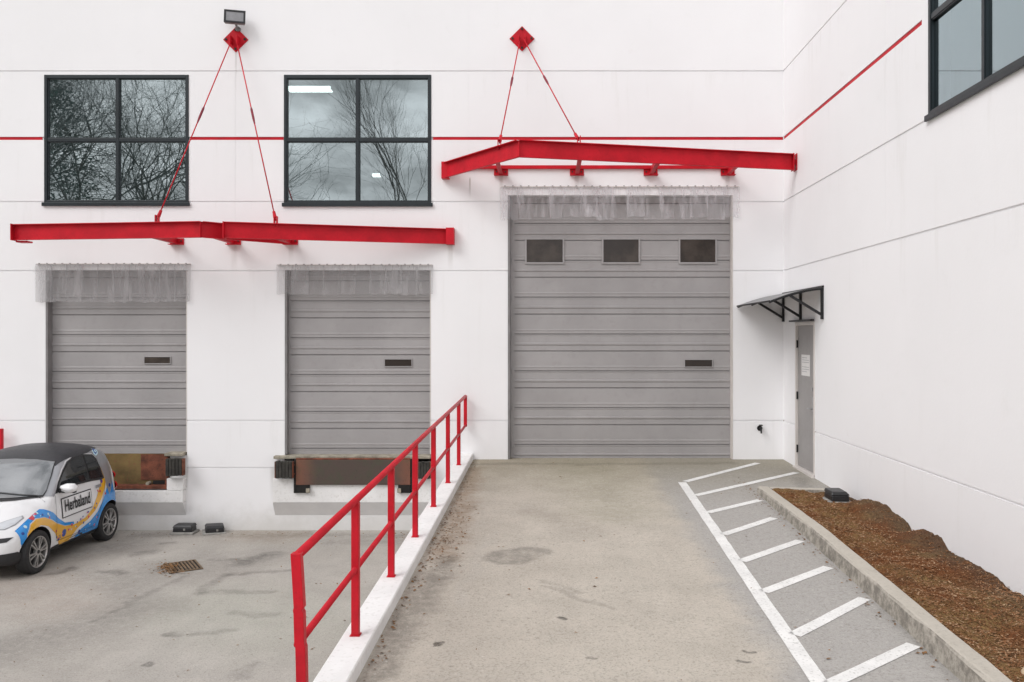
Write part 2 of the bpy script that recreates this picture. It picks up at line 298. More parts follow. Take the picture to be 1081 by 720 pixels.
# ------------------------------------------------------------------ mesh builder
ORG = {}
class MB:
    def __init__(s): s.v = []; s.f = []; s.mi = []; s.cur = 0
    def add(s, vs, fs):
        n = len(s.v); s.v += [Vector(v) for v in vs]; s.f += [tuple(i+n for i in f) for f in fs]; s.mi += [s.cur]*len(fs); return s
    def box(s, x0, x1, y0, y1, z0, z1):
        return s.add([(x0,y0,z0),(x1,y0,z0),(x1,y1,z0),(x0,y1,z0),(x0,y0,z1),(x1,y0,z1),(x1,y1,z1),(x0,y1,z1)],
                     [(0,3,2,1),(4,5,6,7),(0,1,5,4),(1,2,6,5),(2,3,7,6),(3,0,4,7)])
    def hexa(s, p): return s.add(p, [(0,3,2,1),(4,5,6,7),(0,1,5,4),(1,2,6,5),(2,3,7,6),(3,0,4,7)])
    def bar(s, a, b, w, h, up=(0,0,1)):
        a = Vector(a); b = Vector(b); d = (b-a).normalized(); up = Vector(up)
        if abs(d.dot(up)) > .98: up = Vector((0,1,0))
        x = d.cross(up).normalized()*w/2; y = x.cross(d).normalized()*h/2
        return s.hexa([a-x-y, a+x-y, b+x-y, b-x-y, a-x+y, a+x+y, b+x+y, b-x+y])
    def tube(s, a, b, r0, r1=None, n=12, cap=True):
        if r1 is None: r1 = r0
        a = Vector(a); b = Vector(b); d = (b-a).normalized(); u = Vector((0,0,1)) if abs(d.z) < .9 else Vector((1,0,0))
        x = d.cross(u).normalized(); y = x.cross(d)
        vs = [a+(x*math.cos(t)+y*math.sin(t))*r0 for t in [2*math.pi*i/n for i in range(n)]] + [b+(x*math.cos(t)+y*math.sin(t))*r1 for t in [2*math.pi*i/n for i in range(n)]]
        fs = [(i,(i+1)%n,n+(i+1)%n,n+i) for i in range(n)]
        if cap: fs += [tuple(range(n))[::-1], tuple(range(n,2*n))]
        return s.add(vs, fs)
    def path(s, pts, r, n=10):
        for a, b in zip(pts, pts[1:]): s.tube(a, b, r, r, n)
        return s
    def lathe(s, c, axis, prof, n=32, close=True):     # prof list of (r, h)
        axis = Vector(axis).normalized(); u = Vector((0,0,1)) if abs(axis.z) < .9 else Vector((1,0,0))
        x = axis.cross(u).normalized(); y = axis.cross(x); c = Vector(c); k = len(prof)
        vs = [c + axis*h + (x*math.cos(2*math.pi*i/n)+y*math.sin(2*math.pi*i/n))*r for i in range(n) for r, h in prof]
        fs = [(i*k+j, ((i+1)%n)*k+j, ((i+1)%n)*k+j+1, i*k+j+1) for i in range(n) for j in range(k-1)]
        return s.add(vs, fs)
    def build(s, name, mat, parent=None, bevel=0, smooth=False, origin=None, seg=2, **tags):
        me = bpy.data.meshes.new(name)
        if origin is None:
            if s.v: origin = Vector([(min(v[i] for v in s.v)+max(v[i] for v in s.v))/2 for i in range(3)])
            else: origin = Vector((0,0,0))
            if parent is None: origin.z = min(v[2] for v in s.v)
        origin = Vector(origin)
        me.from_pydata([v-origin for v in s.v], [], s.f)
        for m in (mat if isinstance(mat, list) else [mat]): me.materials.append(m)
        if isinstance(mat, list):
            for p, i in zip(me.polygons, s.mi): p.material_index = i
        if smooth:
            for p in me.polygons: p.use_smooth = True
        me.validate(); me.update()
        o = bpy.data.objects.new(name, me); COL.objects.link(o)
        if parent is not None: o.parent = parent; o.location = origin - ORG[parent.name]
        else: o.location = origin
        ORG[o.name] = origin
        if bevel:
            b = o.modifiers.new('bevel', 'BEVEL'); b.width = bevel; b.segments = seg; b.limit_method = 'ANGLE'; b.angle_limit = math.radians(40)
        tag(o, **tags); return o
def tag(o, label=None, cat=None, group=None, kind=None):
    if label: o['label'] = label
    if cat: o['category'] = cat
    if group: o['group'] = group
    if kind: o['kind'] = kind
    return o
def thing(name, loc, label, cat, group=None):
    o = bpy.data.objects.new(name, None); COL.objects.link(o); o.location = loc; o.empty_display_size = .2
    ORG[o.name] = Vector(loc); tag(o, label, cat, group); return o

# ------------------------------------------------------------------ ground, ramp
mb = MB(); G = 260
mb.add([(-G,-G,0),(G,-G,0),(G,G,0),(-G,G,0)], [(0,1,2,3)])
mb.build('yard_ground', M['yard'], origin=(0,0,0), kind='structure')
mb = MB()
X0, X1 = -1.235, XR+.3
prof = [(0-.4, 1.17+.0084), (0, 1.17), (20, ramp(20)), (24, ramp(24)-.1), (36, .004)]
vs = []; fs = []
for o_, z_ in prof: vs += [(X0, -o_, z_), (X1+4 if o_ > 21 else X1, -o_, z_)]
for i in range(len(prof)-1): fs.append((2*i, 2*i+2, 2*i+3, 2*i+1))
mb.add(vs, fs); mb.build('ramp_pavement', M['rampmat'], origin=(0,0,0), kind='structure')

# hatch markings: sheets 4 mm above the ramp
def on_ramp(x, y, dz=.004): return (x, y, ramp(-y)+dz)
mk = MB()
def stripe(a, b, w):
    a = Vector(a); b = Vector(b); d = (b-a); L = d.length; d.normalize(); n = Vector((-d.y, d.x))*w/2
    K = max(2, int(L/.15)); pts = []
    for i in range(K+1):
        c = a + (b-a)*i/K; j = R.uniform(-.003, .003)
        pts += [on_ramp(c.x+n.x+j, c.y+n.y), on_ramp(c.x-n.x+j, c.y-n.y)]
    mk.add(pts, [(2*i, 2*i+1, 2*i+3, 2*i+2) for i in range(K)])
def rv(px, py): x, y = rx(px, py); return Vector((x, -(-y)))
# rx gives y = D - CAMD which is negative going out from the wall towards the camera
def lx(y): return 1.735 + (CAMD + y - 5.44)*.0262
stripe((lx(-1.98), -1.98), (lx(-13.2), -13.2), .115)
bars = [((800,489),(722,509)), ((841,499),(735,523)), ((803,528),(748,541)), ((817,547),(765,564)), ((845,571),(785,592)),
        ((875,599),(806,625)), ((913,632),(838,671)), ((965,681),(882,720))]
mk2 = MB(); main = mk
BW = .105
for i, (a, b) in enumerate(bars):
    A = rv(*a); B = rv(*b); d = (B-A).normalized(); t = (lx(B.y) + .055 - A.x)/d.x; B = A + d*t
    mk = MB(); stripe(A, B, BW)
    # drop 0.2 mm per bar so that no two sheets share a plane
    mk.build('hatch_bar_marking', M['white_paint'], origin=(0,0,0), kind='structure')
sp = (rv(*bars[-1][0]).y - rv(*bars[-2][0]).y)
yy = rv(*bars[-1][0]).y
for k in range(1, 4):
    mk = MB(); A = Vector((2.45, yy + sp*k)); B = Vector((lx(A.y-.4)+.05, A.y - .40)); stripe(A, B, BW); mk.build('hatch_bar_marking', M['white_paint'], origin=(0,0,0), kind='structure')
mk = main; mk.build('hatch_edge_marking', M['white_paint'], origin=(0,0,0), kind='structure')

# retaining wall / white curb along the ramp
mb = MB(); K = 24
sec = [(-1.44, -.02, 0), (-1.44, 1, .095), (-1.43, 1, .105), (-1.235, 1, .105), (-1.225, 1, .095), (-1.225, 1, -.25)]
vs = []; 
for i in range(K+1):
    o_ = 20*i/K
    for (x, m_, dz) in sec: vs.append((x + R.uniform(-.002,.002), -o_ - .002, (ramp(o_)+dz) if m_ == 1 else -.02))
n = len(sec)
mb.add(vs, [(i*n+j, i*n+j+1, (i+1)*n+j+1, (i+1)*n+j) for i in range(K) for j in range(n-1)])
mb.add([vs[K*n+j] for j in range(n)], [tuple(range(n))])
mb.build('retaining_wall', M['curbwhite'], label='low white painted curb wall between the ramp and the lower yard, under the red railing', cat='wall')

# planting bed kerb
KX0, KX1, KO0 = 2.70, 2.845, 2.66
def hk(o_): return .080+.070*max(0, min(1, (o_-2.66)/2.6))
mb = MB(); K = 40
def kz(o_): return ramp(o_)+hk(o_)
def kd(o_): return .112-.0245*(o_-2.5)
sec = [(KX0-.012, -.01), (KX0, .128), (KX0+.012, .146), (KX0+.03, .150), (KX1-.012, .150), (KX1, .14), (KX1, -.05)]
vs = []; n = len(sec); 
for i in range(K+1):
    o_ = KO0 + .0 + (13.5-KO0)*i/K
    for (x, dz) in sec: vs.append((x+kd(o_)+R.uniform(-.004,.004), -o_, ramp(o_)+(dz-.15+hk(o_) if dz > .1 else dz)+R.uniform(-.002,.002)))
mb.add(vs, [(i*n+j, i*n+j+1, (i+1)*n+j+1, (i+1)*n+j) for i in range(K) for j in range(n-1)])
mb.add([vs[j] for j in range(n)], [tuple(range(n))])
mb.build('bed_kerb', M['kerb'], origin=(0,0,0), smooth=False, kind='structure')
mb = MB()
KXE = KX1+kd(KO0)+.001
mb.hexa([(KXE,-KO0-.13,1.05),(XR-.002,-KO0-.13,1.05),(XR-.002,-KO0,1.05),(KXE,-KO0,1.05),
         (KXE,-KO0-.13,kz(KO0)-.004),(XR-.002,-KO0-.13,kz(KO0)-.03),(XR-.002,-KO0,kz(KO0)-.03),(KXE,-KO0,kz(KO0)-.004)])
mb.build('end_kerb', M['kerb'], origin=(0,0,0), bevel=.012, kind='structure')

# mulch bed
def mulch_z(x, o_):
    t = (x-KX1)/(XR-KX1)
    z = (ramp(o_)+hk(o_)-.04) + .03*math.sin(t*math.pi) + .008*t*0
    wz0 = 1.115 - .062*max(0, min(1, (o_-4)/3)); z = z*(1-.6*t) + wz0*(.6*t)
    z += .040*(mnoise.noise(Vector((x*2.1, o_*2.1, 3))) ) + .022*mnoise.noise(Vector((x*7, o_*7, 1))) + .014*mnoise.noise(Vector((x*21, o_*21, 5)))
    for (mx, mo, rx_, ro, h) in ((3.86, 4.15, .34, .38, .13), (3.88, 4.75, .24, .2, .08), (3.88, 5.45, .20, .30, .10), (3.88, 6.5, .22, .35, .03)):
        q = ((x-mx)/rx_)**2 + ((o_-mo)/ro)**2
        if q < 2.6: z += h*math.exp(-q*q*.9)
    return z
mb = MB(); NX, NO = 60, 520; vs = []
for j in range(NO+1):
    o_ = KO0+.12 + (13.4-KO0-.12)*j/NO
    for i in range(NX+1):
        xa = KX1+kd(o_)-.004; x = xa + (XR+.002-xa)*i/NX; z = mulch_z(x, o_)
        if i == 0: z -= .02
        vs.append((x, -o_, z))
mb.add(vs, [(j*(NX+1)+i, (j+1)*(NX+1)+i, (j+1)*(NX+1)+i+1, j*(NX+1)+i+1) for j in range(NO) for i in range(NX)])
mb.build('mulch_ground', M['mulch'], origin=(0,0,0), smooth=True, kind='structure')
mb = MB()
for i in range(20000):
    o_ = KO0+.15 + (R.random()**.8)*(10.6-KO0); x = R.uniform(KX1+kd(o_)+.01, XR-.02)
    if x > 3.5 and o_ < 6.6 and R.random() < .7: continue
    z = mulch_z(x, o_)+R.uniform(.0, .007)
    L = .005+.03*R.random()**3; W = R.uniform(.002, .006); a = R.uniform(0, math.pi); tl = R.uniform(-.5, .5)
    d = Vector((math.cos(a), math.sin(a), tl*.7)).normalized()*L; n_ = Vector((-math.sin(a), math.cos(a), R.uniform(-.6,.6)))*W; c = Vector((x, -o_, z))
    up = Vector((0,0,W*.6))
    mb.add([c-d-n_, c+d-n_, c+d+n_*.4, c-d+n_, c+up], [(0,1,4),(1,2,4),(2,3,4),(3,0,4)])
mb.build('mulch_chips', M['chip'], origin=(0,0,0), kind='stuff', label='brown bark mulch chips covering the planting bed', cat='mulch')
mb = MB()
def blob(mb, c, sx, sy, sz, seed, n=10, m=14):
    vs = []; 
    for i in range(n+1):
        th = math.pi*i/n
        for j in range(m):
            ph = 2*math.pi*j/m; d = Vector((math.sin(th)*math.cos(ph), math.sin(th)*math.sin(ph), math.cos(th)))
            k = 1+.28*mnoise.noise(d*1.6+Vector((seed,0,0)))+.1*mnoise.noise(d*5+Vector((0,seed,0)))
            vs.append((c[0]+d.x*sx*k, c[1]+d.y*sy*k, c[2]+d.z*sz*k))
    mb.add(vs, [(i*m+j, (i+1)*m+j, (i+1)*m+(j+1)%m, i*m+(j+1)%m) for i in range(n) for j in range(m)])
blob(mb, (3.02+.0, -8.82, mulch_z(3.0, 8.8)+.01), .10, .10, .05, 4)
mb.build('rock', M['rock'], smooth=True, label='pale tan rock in the mulch at the bottom right corner', cat='rock')

# litter
mb = MB()
def leafs(mb, cnt, fx):
    for i in range(cnt):
        x, y, z = fx(); a = R.uniform(0, 6.28); L = R.uniform(.008, .022); W = L*R.uniform(.35, .7)
        d = Vector((math.cos(a), math.sin(a), R.uniform(-.3,.3)))*L; n_ = Vector((-math.sin(a), math.cos(a), R.uniform(-.4,.4)))*W; c = Vector((x,y,z+.006))
        mb.add([c-d, c-n_*.9+Vector((0,0,.003)), c+d, c+n_*.9+Vector((0,0,.003))], [(0,1,2,3)])
def f_r():
    u = R.random(); y = -R.gauss(4.9, .9) if u < .55 else -R.uniform(.3, 11); x = -1.21 + abs(R.gauss(0, .16 if u < .55 else .06)); return (x, y, ramp(-y))
leafs(mb, 430, f_r)
def f_k():
    y = -R.uniform(1.5, 11); x = KX0+kd(-y)-.03-abs(R.gauss(0, .05)); return (x, y, ramp(-y))
leafs(mb, 170, f_k)
leafs(mb, 60, lambda: (R.uniform(-1.1, 2.6), -R.uniform(.3, 10), 0) if 0 else (lambda y, x: (x, y, ramp(-y)))(-R.uniform(.1, 10), R.uniform(-1.1, 2.6)))
mb.build('leaf_litter', M['leaf'], origin=(0,0,0), kind='stuff', label='dry brown leaves and grit scattered along the ramp edges', cat='leaves')
mb = MB()
def f_y():
    u = R.random()
    if u < .35: return (R.gauss(-2.0, .3), -R.uniform(.15, .6), 0)
    if u < .6: return (R.uniform(-8, -1.6), -.14-abs(R.gauss(0, .12)), 0)
    return (R.uniform(-8, -1.6), -R.uniform(.3, 8), 0)
leafs(mb, 420, f_y)
mb.build('yard_litter', M['leaf'], origin=(0,0,0), kind='stuff', label='small leaves and debris scattered on the lower yard', cat='leaves')

# ------------------------------------------------------------------ building
BLD = thing('warehouse_building', (0, 0, 0), 'white painted concrete warehouse with grey roll up doors and dark framed windows', 'building')
ZTOP = 11.0
def wall_grid(u0, u1, z0, z1, ug, zg, ops, mp, gd=.016):
    """ug/zg grooves (centre, width[, range]) ; ops openings (u0,u1,z0,z1,depth); returns one mesh of faces"""
    us = {u0, u1}; zs = {z0, z1}
    for g in ug: us |= {g[0]-g[1]/2, g[0]+g[1]/2}; zs |= ({g[2], g[3]} if len(g) > 2 else set())
    for g in zg:
        zs |= {g[0]-g[1]/2, g[0]+g[1]/2}
        if len(g) > 2: us |= {g[2], g[3]}
    for q in ops: us |= {q[0], q[1]}; zs |= {q[2], q[3]}
    us = sorted(u for u in us if u0 <= u <= u1); zs = sorted(z for z in zs if z0 <= z <= z1)
    nu, nz = len(us)-1, len(zs)-1
    def dep(i, j):
        if i < 0 or j < 0 or i >= nu or j >= nz: return 0
        u = (us[i]+us[i+1])/2; z = (zs[j]+zs[j+1])/2
        for q in ops:
            if q[0] < u < q[1] and q[2] < z < q[3]: return q[4]
        for g in zg:
            if abs(z-g[0]) < g[1]/2 and (len(g) < 3 or g[2] < u < g[3]): return gd if g[1] < .04 else gd*1.4
        for g in ug:
            if abs(u-g[0]) < g[1]/2 and (len(g) < 3 or g[2] < z < g[3]): return gd*.2
        return 0
    mb = MB(); Dm = [[dep(i, j) for j in range(nz)] for i in range(nu)]
    for i in range(nu):
        for j in range(nz):
            d = Dm[i][j]
            if d < .1: mb.add([mp(us[i],zs[j],d), mp(us[i+1],zs[j],d), mp(us[i+1],zs[j+1],d), mp(us[i],zs[j+1],d)], [(0,1,2,3)])
            if i+1 < nu and Dm[i+1][j] != d:
                e = Dm[i+1][j]; mb.add([mp(us[i+1],zs[j],d), mp(us[i+1],zs[j+1],d), mp(us[i+1],zs[j+1],e), mp(us[i+1],zs[j],e)], [(0,1,2,3)])
            if j+1 < nz and Dm[i][j+1] != d:
                e = Dm[i][j+1]; mb.add([mp(us[i],zs[j+1],d), mp(us[i],zs[j+1],e), mp(us[i+1],zs[j+1],e), mp(us[i+1],zs[j+1],d)], [(0,1,2,3)])
    return mb
WL = (wx(47), wx(199), wz(214.5), wz(79)); WM = (wx(300), wx(455), wz(215), wz(79))
DL = (wx(48), wx(197.5), wz(515), wz(285)); DM = (wx(300.5), wx(455), wz(518), wz(285)); DR = (wx(536), wx(774), 1.12, wz(206))
MD = (.70, 1.66, 1.12, 3.42)
WS = (5.37, 7.95, 5.44, 7.72)
GW = .024
zg = [(7.575, GW), (6.465, .052), (5.42, GW), (4.28, GW), (1.81, GW), (1.03, GW, -8.9, -1.9)]
ug = [(-1.30, .006, 1.2, ZTOP), (-5.15, .005, 4.6, ZTOP), (-9.4, .014, 0, ZTOP)]
ops = [(*WL, .22), (*WM, .22), (*DL, .45), (*DM, .45), (*DR, .45)]
wb = wall_grid(-40, XR, -.05, ZTOP, ug, zg, ops, lambda u, z, d: (u, d, z)); wb.build('front_wall', M['wall'], BLD, origin=(0,0,0))
zgr = [(7.575, GW, 0, 5.3), (6.465, .052, 0, 5.20), (5.42, GW, 0, 5.28), (4.28, GW), (1.81, GW)]
ugr = [(4.26, .006, 4.4, ZTOP), (9.5, .014, 1.1, ZTOP)]
wb = wall_grid(0, 20, .9, ZTOP, ugr, zgr, [(*MD, .25), (*WS, .22)], lambda u, z, d: (XR+d, -u, z)); wb.build('side_wall', M['wall'], BLD, origin=(0,0,0))
mb = MB(); mb.box(-40, XR+.5, 0.0, .3, ZTOP+.002, ZTOP+.12); mb.box(XR, XR+.3, -20, -.002, ZTOP+.002, ZTOP+.12); mb.build('parapet_cap', M['steel'], BLD)
# red painted reveal in the walls
for a, b in ((-40, wx(44)), (wx(200.5), wx(299)), (wx(457), XR-.002)):
    mb = MB(); mb.box(a, b, .009, .030, 6.4395, 6.4905); mb.build('red_stripe', M['red'], BLD)
mb = MB(); mb.box(XR+.009, XR+.03, -5.2, -.02, 6.4395, 6.4905); mb.build('red_stripe', M['red'], BLD)

def win(u0, u1, z0, z1, P, glass, mu, mz, nm, lab, sill=.05):
    """P maps (u, depth, z). frame, panes"""
    def bx(mb, a, b, d0, d1, c, d):
        p = [P(x, y, z) for z in (c, d) for (x, y) in ((a,d0),(b,d0),(b,d1),(a,d1))]; mb.hexa(p)
    mb = MB(); t = .044; d0, d1 = -.012, .09
    bx(mb, u0-.004, u0+t, d0, d1, z0, z1); bx(mb, u1-t, u1+.004, d0, d1, z0, z1)
    bx(mb, u0+t, u1-t, d0, d1, z1-t*1.25, z1); bx(mb, u0+t, u1-t, d0, d1, z0, z0+t)
    for m_ in mu: bx(mb, m_-.024, m_+.024, d0+.004, d1-.004, z0+t, z1-t*1.25)
    es = [u0+t] + [q for m_ in mu for q in (m_-.024, m_+.024)] + [u1-t]
    for k in range(0, len(es), 2): 
        for q in mz: bx(mb, es[k], es[k+1], d0+.008, d1-.008, q-.028, q+.028)
    bead = MB()
    w = mb.build(nm, M['frame'], BLD, bevel=.004); w['label'] = lab
    zs = [z0+t] + [q for m_ in mz for q in (m_-.028, m_+.028)] + [z1-t*1.25]
    for k in range(0, len(es), 2):
        for j in range(0, len(zs), 2):
            g = MB(); tl = R.uniform(-.0012, .0012); a, b, c, d = es[k], es[k+1], zs[j], zs[j+1]
            g.add([P(a, .032+tl, c), P(b, .032-tl, c), P(b, .032-tl*.5, d), P(a, .032+tl*1.5, d)], [(0,1,2,3)])
            g.build('pane', glass, w)
            r = MB(); q = .012
            bx(r, a, a+q, .004, .030, c, d); bx(r, b-q, b, .004, .030, c, d); bx(r, a+q, b-q, .004, .030, c, c+q); bx(r, a+q, b-q, .004, .030, d-q, d)
            r.build('glazing_bead', M['frame'], w)
    s_ = MB(); bx(s_, u0-.03, u1+.03, -.04, -.0125, z0-sill, z0+.01); s_.build('window_sill', M['frame'], w, bevel=.004)
    return w
PF = lambda u, d, z: (u, d, z)
PS = lambda u, d, z: (XR+d, -u, z)
win(*WL, PF, M['glass'], [wx(124)], [wz(147.5)], 'window', 'window above the left dock door, full of branch reflections')
win(*WM, PF, M['glass'], [wx(377.5)], [wz(147.5)], 'window', 'window above the middle dock door, ceiling lights seen inside')
win(*WS, PS, M['glass2'], [6.45], [6.44], 'window', 'window high in the right hand wall')

# interior rooms behind the windows
def room(x0, x1, y0, y1, z0, z1, nm):
    mb = MB(); mb.add([(x0,y0,z0),(x1,y0,z0),(x1,y1,z0),(x0,y1,z0),(x0,y0,z1),(x1,y0,z1),(x1,y1,z1),(x0,y1,z1)], [(0,1,2,3),(4,5,6,7),(1,2,6,5),(2,3,7,6),(3,0,4,7)])
    return mb.build(nm, M['room'], BLD)
room(-9.2, -5.3, .24, 6, 4.4, 8.0, 'interior_wall'); room(-4.9, -1.4, .24, 7.5, 4.4, 8.0, 'interior_wall')
mb = MB(); mb.add([(XR+.24,-4.9,4.6),(XR+5,-4.9,4.6),(XR+5,-8.6,4.6),(XR+.24,-8.6,4.6),(XR+.24,-4.9,8.2),(XR+5,-4.9,8.2),(XR+5,-8.6,8.2),(XR+.24,-8.6,8.2)], [(0,1,2,3),(4,5,6,7),(0,1,5,4),(1,2,6,5),(2,3,7,6)]); mb.build('interior_wall', M['room'], BLD)
def at(px, py, y): s_ = 899/(CAMD+y); return ((px-578)/s_, y, EYE+(355-py)/s_)
for (a, b, z, yy_, dd) in ((302, 350, 92, 1.0, .10), (392, 402, 184, 6.2, .08)):
    p = at(a, z, yy_); q = at(b, z, yy_); mb = MB(); mb.box(p[0], q[0], yy_, yy_+dd*2, p[2]-.03, p[2]+.03)
    lo = mb.build('ceiling_light', M['steel'], None, bevel=.004, label=('long lit ceiling light seen through the window above the middle dock door' if a < 350 else 'small lit ceiling light low in the window above the middle dock door'), cat='light')
    t_ = MB(); t_.box(p[0]+.02, q[0]-.02, yy_-.012, yy_+dd*2-.02, p[2]-.045, p[2]+.02); t_.build('diffuser', M['tube'], lo, bevel=.01)

# sectional doors
P_ = .614
def prof_door(z0, z1, zref):
    """(z, depth) pairs of one ribbed steel door, zref = z of a section joint"""
    pts = []; k = math.floor((z0-zref)/P_)-1
    one = [(0,-.004), (.0,.020), (.013,.020), (.020,.0), (.060,0), (.070,-.004), (.085,-.004), (.095,0), (.322,-.004), (.330,-.004), (.331,.020), (.344,.020), (.352,0),
           (.435,0), (.448,-.013), (.474,-.013), (.480,0), (.59,0), (.600,-.004), (.6135,-.004)]
    while zref + k*P_ < z1 + .01:
        pts += [(zref+k*P_+a, d) for a, d in one]; k += 1
    pts = [q for q in pts if z0 < q[0] < z1]
    return [(z0, 0)] + pts + [(z1, 0)]
def door(nm, lab, x0, x1, z0, z1, yd, zref, slot, wins=()):
    mb = MB(); pr = prof_door(z0, z1, zref); e = .055; K = 1
    for (a, b, flat) in ((x0, x0+e, 1), (x0+e, x1-e, 0), (x1-e, x1, 1)):
        vs = []
        for z, d in pr: dd = -.004 if flat else d; vs += [(a, yd+dd, z), (b, yd+dd, z)]
        mb.add(vs, [(2*i, 2*i+1, 2*i+3, 2*i+2) for i in range(len(pr)-1)])
    mb.box(x0, x1, yd-.012, yd+.03, z0-.03, z0-.0005)        # bottom seal
    d = mb.build(nm, M['door'], BLD); d['label'] = lab
    # slot window
    def pane(a, b, c, dd, fw, nmz, gm):
        f = MB(); y0 = yd-.022; y1 = yd-.007
        f.box(a-fw, a, y0, y1, c-fw, dd+fw); f.box(b, b+fw, y0, y1, c-fw, dd+fw); f.box(a, b, y0, y1, c-fw, c); f.box(a, b, y0, y1, dd, dd+fw)
        f.build(nmz+'_frame', M['door'], d, bevel=.003)
        g = MB(); g.add([(a, yd-.012, c), (b, yd-.012, c), (b, yd-.012, dd), (a, yd-.012, dd)], [(0,1,2,3)]); g.box(a, b, yd-.010, yd-.0085, c, dd)
        g.build(nmz, gm, d)
    pane(*slot, .012, 'vision_slot', M['dkglass'])
    for w_ in wins: pane(*w_, .028, 'door_window', M['dkglass'])
    # side jambs + guide
    for xa, xb in ((x0-.045, x0-.002), (x1+.002, x1+.045)):
        j = MB(); j.box(xa, xb, yd-.05, yd+.05, z0, z1); j.build('door_guide', M['jamb'], d, bevel=.004)
    for k in range(int((z1-z0)/P_)+1):
        z = zref + (math.floor((z0-zref)/P_)+1+k)*P_ 
        if z > z1-.2: break
        for xx in (x0+.028, x1-.028):
            h = MB(); h.box(xx-.018, xx+.018, yd-.016, yd-.0045, z-.035, z+.05); h.build('hinge_plate', M['door'], d, bevel=.003)
    return d
def dkg():
    m, nt, b = newmat('dark_brown_glass'); p = geopos(nt); n = noise_(nt, p, 3, 4)
    lk(nt, mix(nt, mapr(nt, n, .4, .7, 0, 1), (.030, .022, .018), (.065, .05, .04)), b.inputs['Base Color']); b.inputs['Roughness'].default_value = .12; b.inputs['Specular IOR Level'].default_value = .35; return m
M['dkglass'] = dkg()
S14 = 899/(CAMD+.14)
def ax(px): return (px-578)/S14
def az(py): return EYE+(355-py)/S14
door('overhead_door', 'left dock door, partly hidden by the car at its foot', ax(51), ax(200), az(478), 4.45, .14, az(478)+.115, (ax(153), ax(180), az(383.5), az(377)))
door('overhead_door', 'middle dock door, behind the red railing', ax(303.5), ax(457.5), az(482.5), 4.45, .14, az(482.5)+.135, (ax(406.5), ax(434.5), az(386.5), az(379.5)))
door('overhead_door', 'tall drive in door at the head of the ramp, with three small windows', ax(539.5), ax(774), 1.20, 5.75, .14, az(470)-.614, (ax(723), ax(751.5), az(387), az(380)),
     [(ax(a), ax(b), az(277), az(253)) for a, b in ((556, 594), (637, 674), (718, 755))])
# jamb angles
for (a, b, c) in ((DL[0], 1.29, DL[3]), (DM[0], 1.25, DM[3]), (DR[0], 1.17, DR[3])):
    mb = MB(); mb.box(a+.002, a+.035, .002, .135, b, c-.002); mb.build('door_jamb', M['jamb'], BLD, bevel=.003)
for (a, b, c) in ((DL[1], 1.29, DL[3]), (DM[1], 1.25, DM[3]), (DR[1], 1.17, DR[3])):
    mb = MB(); mb.box(a-.02, a-.002, .002, .135, b, c-.002); mb.build('door_jamb', M['cream'], BLD, bevel=.003)
# dark backing inside the dock openings
for q in (DL, DM):
    mb = MB(); mb.add([(q[0], .44, q[2]), (q[1], .44, q[2]), (q[1], .44, q[3]), (q[0], .44, q[3])], [(0,1,2,3)]); mb.build('interior_wall', M['dark'], BLD)

# man door in the side wall
mb = MB(); o0, o1, zz0, zz1 = MD; y = lambda o: -o
def bxs(mb, oa, ob, da, db, za, zb): mb.box(XR+da, XR+db, -ob, -oa, za, zb)
bxs(mb, o0, o0+.05, -.012, .12, 1.17, zz1); bxs(mb, o1-.05, o1, -.012, .12, 1.15, zz1); bxs(mb, o0+.05, o1-.05, -.012, .12, zz1-.055, zz1)
md = mb.build('side_door', M['cream'], BLD, bevel=.004); md['label'] = 'narrow grey personnel door beside the planting bed'
mb = MB(); bxs(mb, o0+.054, o1-.054, .022, .066, 1.19, zz1-.058); mb.build('door_leaf', M['mandoor'], md, bevel=.003)
mb = MB(); bxs(mb, o0-.0, o1, -.05, .2, 1.125, 1.185); mb.build('threshold', M['cream'], md, bevel=.006)
mb = MB(); bxs(mb, o0-.12, o1+.0, -.075, -.013, zz1+.005, zz1+.03); mb.build('drip_cap', M['black'], md, bevel=.003)
for z in (3.08, 2.28, 1.45):
    mb = MB(); bxs(mb, o0+.048, o0+.062, -.004, .021, z-.055, z+.055); mb.tube((XR+.006, -(o0+.055), z-.06), (XR+.006, -(o0+.055), z+.06), .011); mb.build('hinge', M['black'], md)
mb = MB(); ho = o1-.13; bxs(mb, ho-.03, ho+.03, .006, .0215, 2.09, 2.30); mb.tube((XR-.03, -ho, 2.13), (XR+.02, -ho, 2.13), .012); mb.tube((XR-.03, -ho+.005, 2.13), (XR-.03, -ho+.13, 2.13), .010)
mb.build('door_handle', M['steel'], md, bevel=.002)
mb = MB(); mb.tube((XR-.005, -ho, 2.42), (XR+.021, -ho, 2.42), .026, n=20); mb.build('deadbolt', M['steel'], md)
npx = MB(); bxs(npx, o0+.24, o0+.24+.42, .0185, .0210, 2.60, 2.92)
no = npx.build('paper_notice', M['paper'], None, label='white printed paper notice taped on the narrow grey side door', cat='notice')
for k in range(7):
    if k == 3: continue
    mb = MB(); bxs(mb, o0+.28, o0+.28+(.34 if k % 3 else .24), .0172, .0184, 2.87-k*.035, 2.878-k*.035); mb.build('text_line', M['ink'], no)

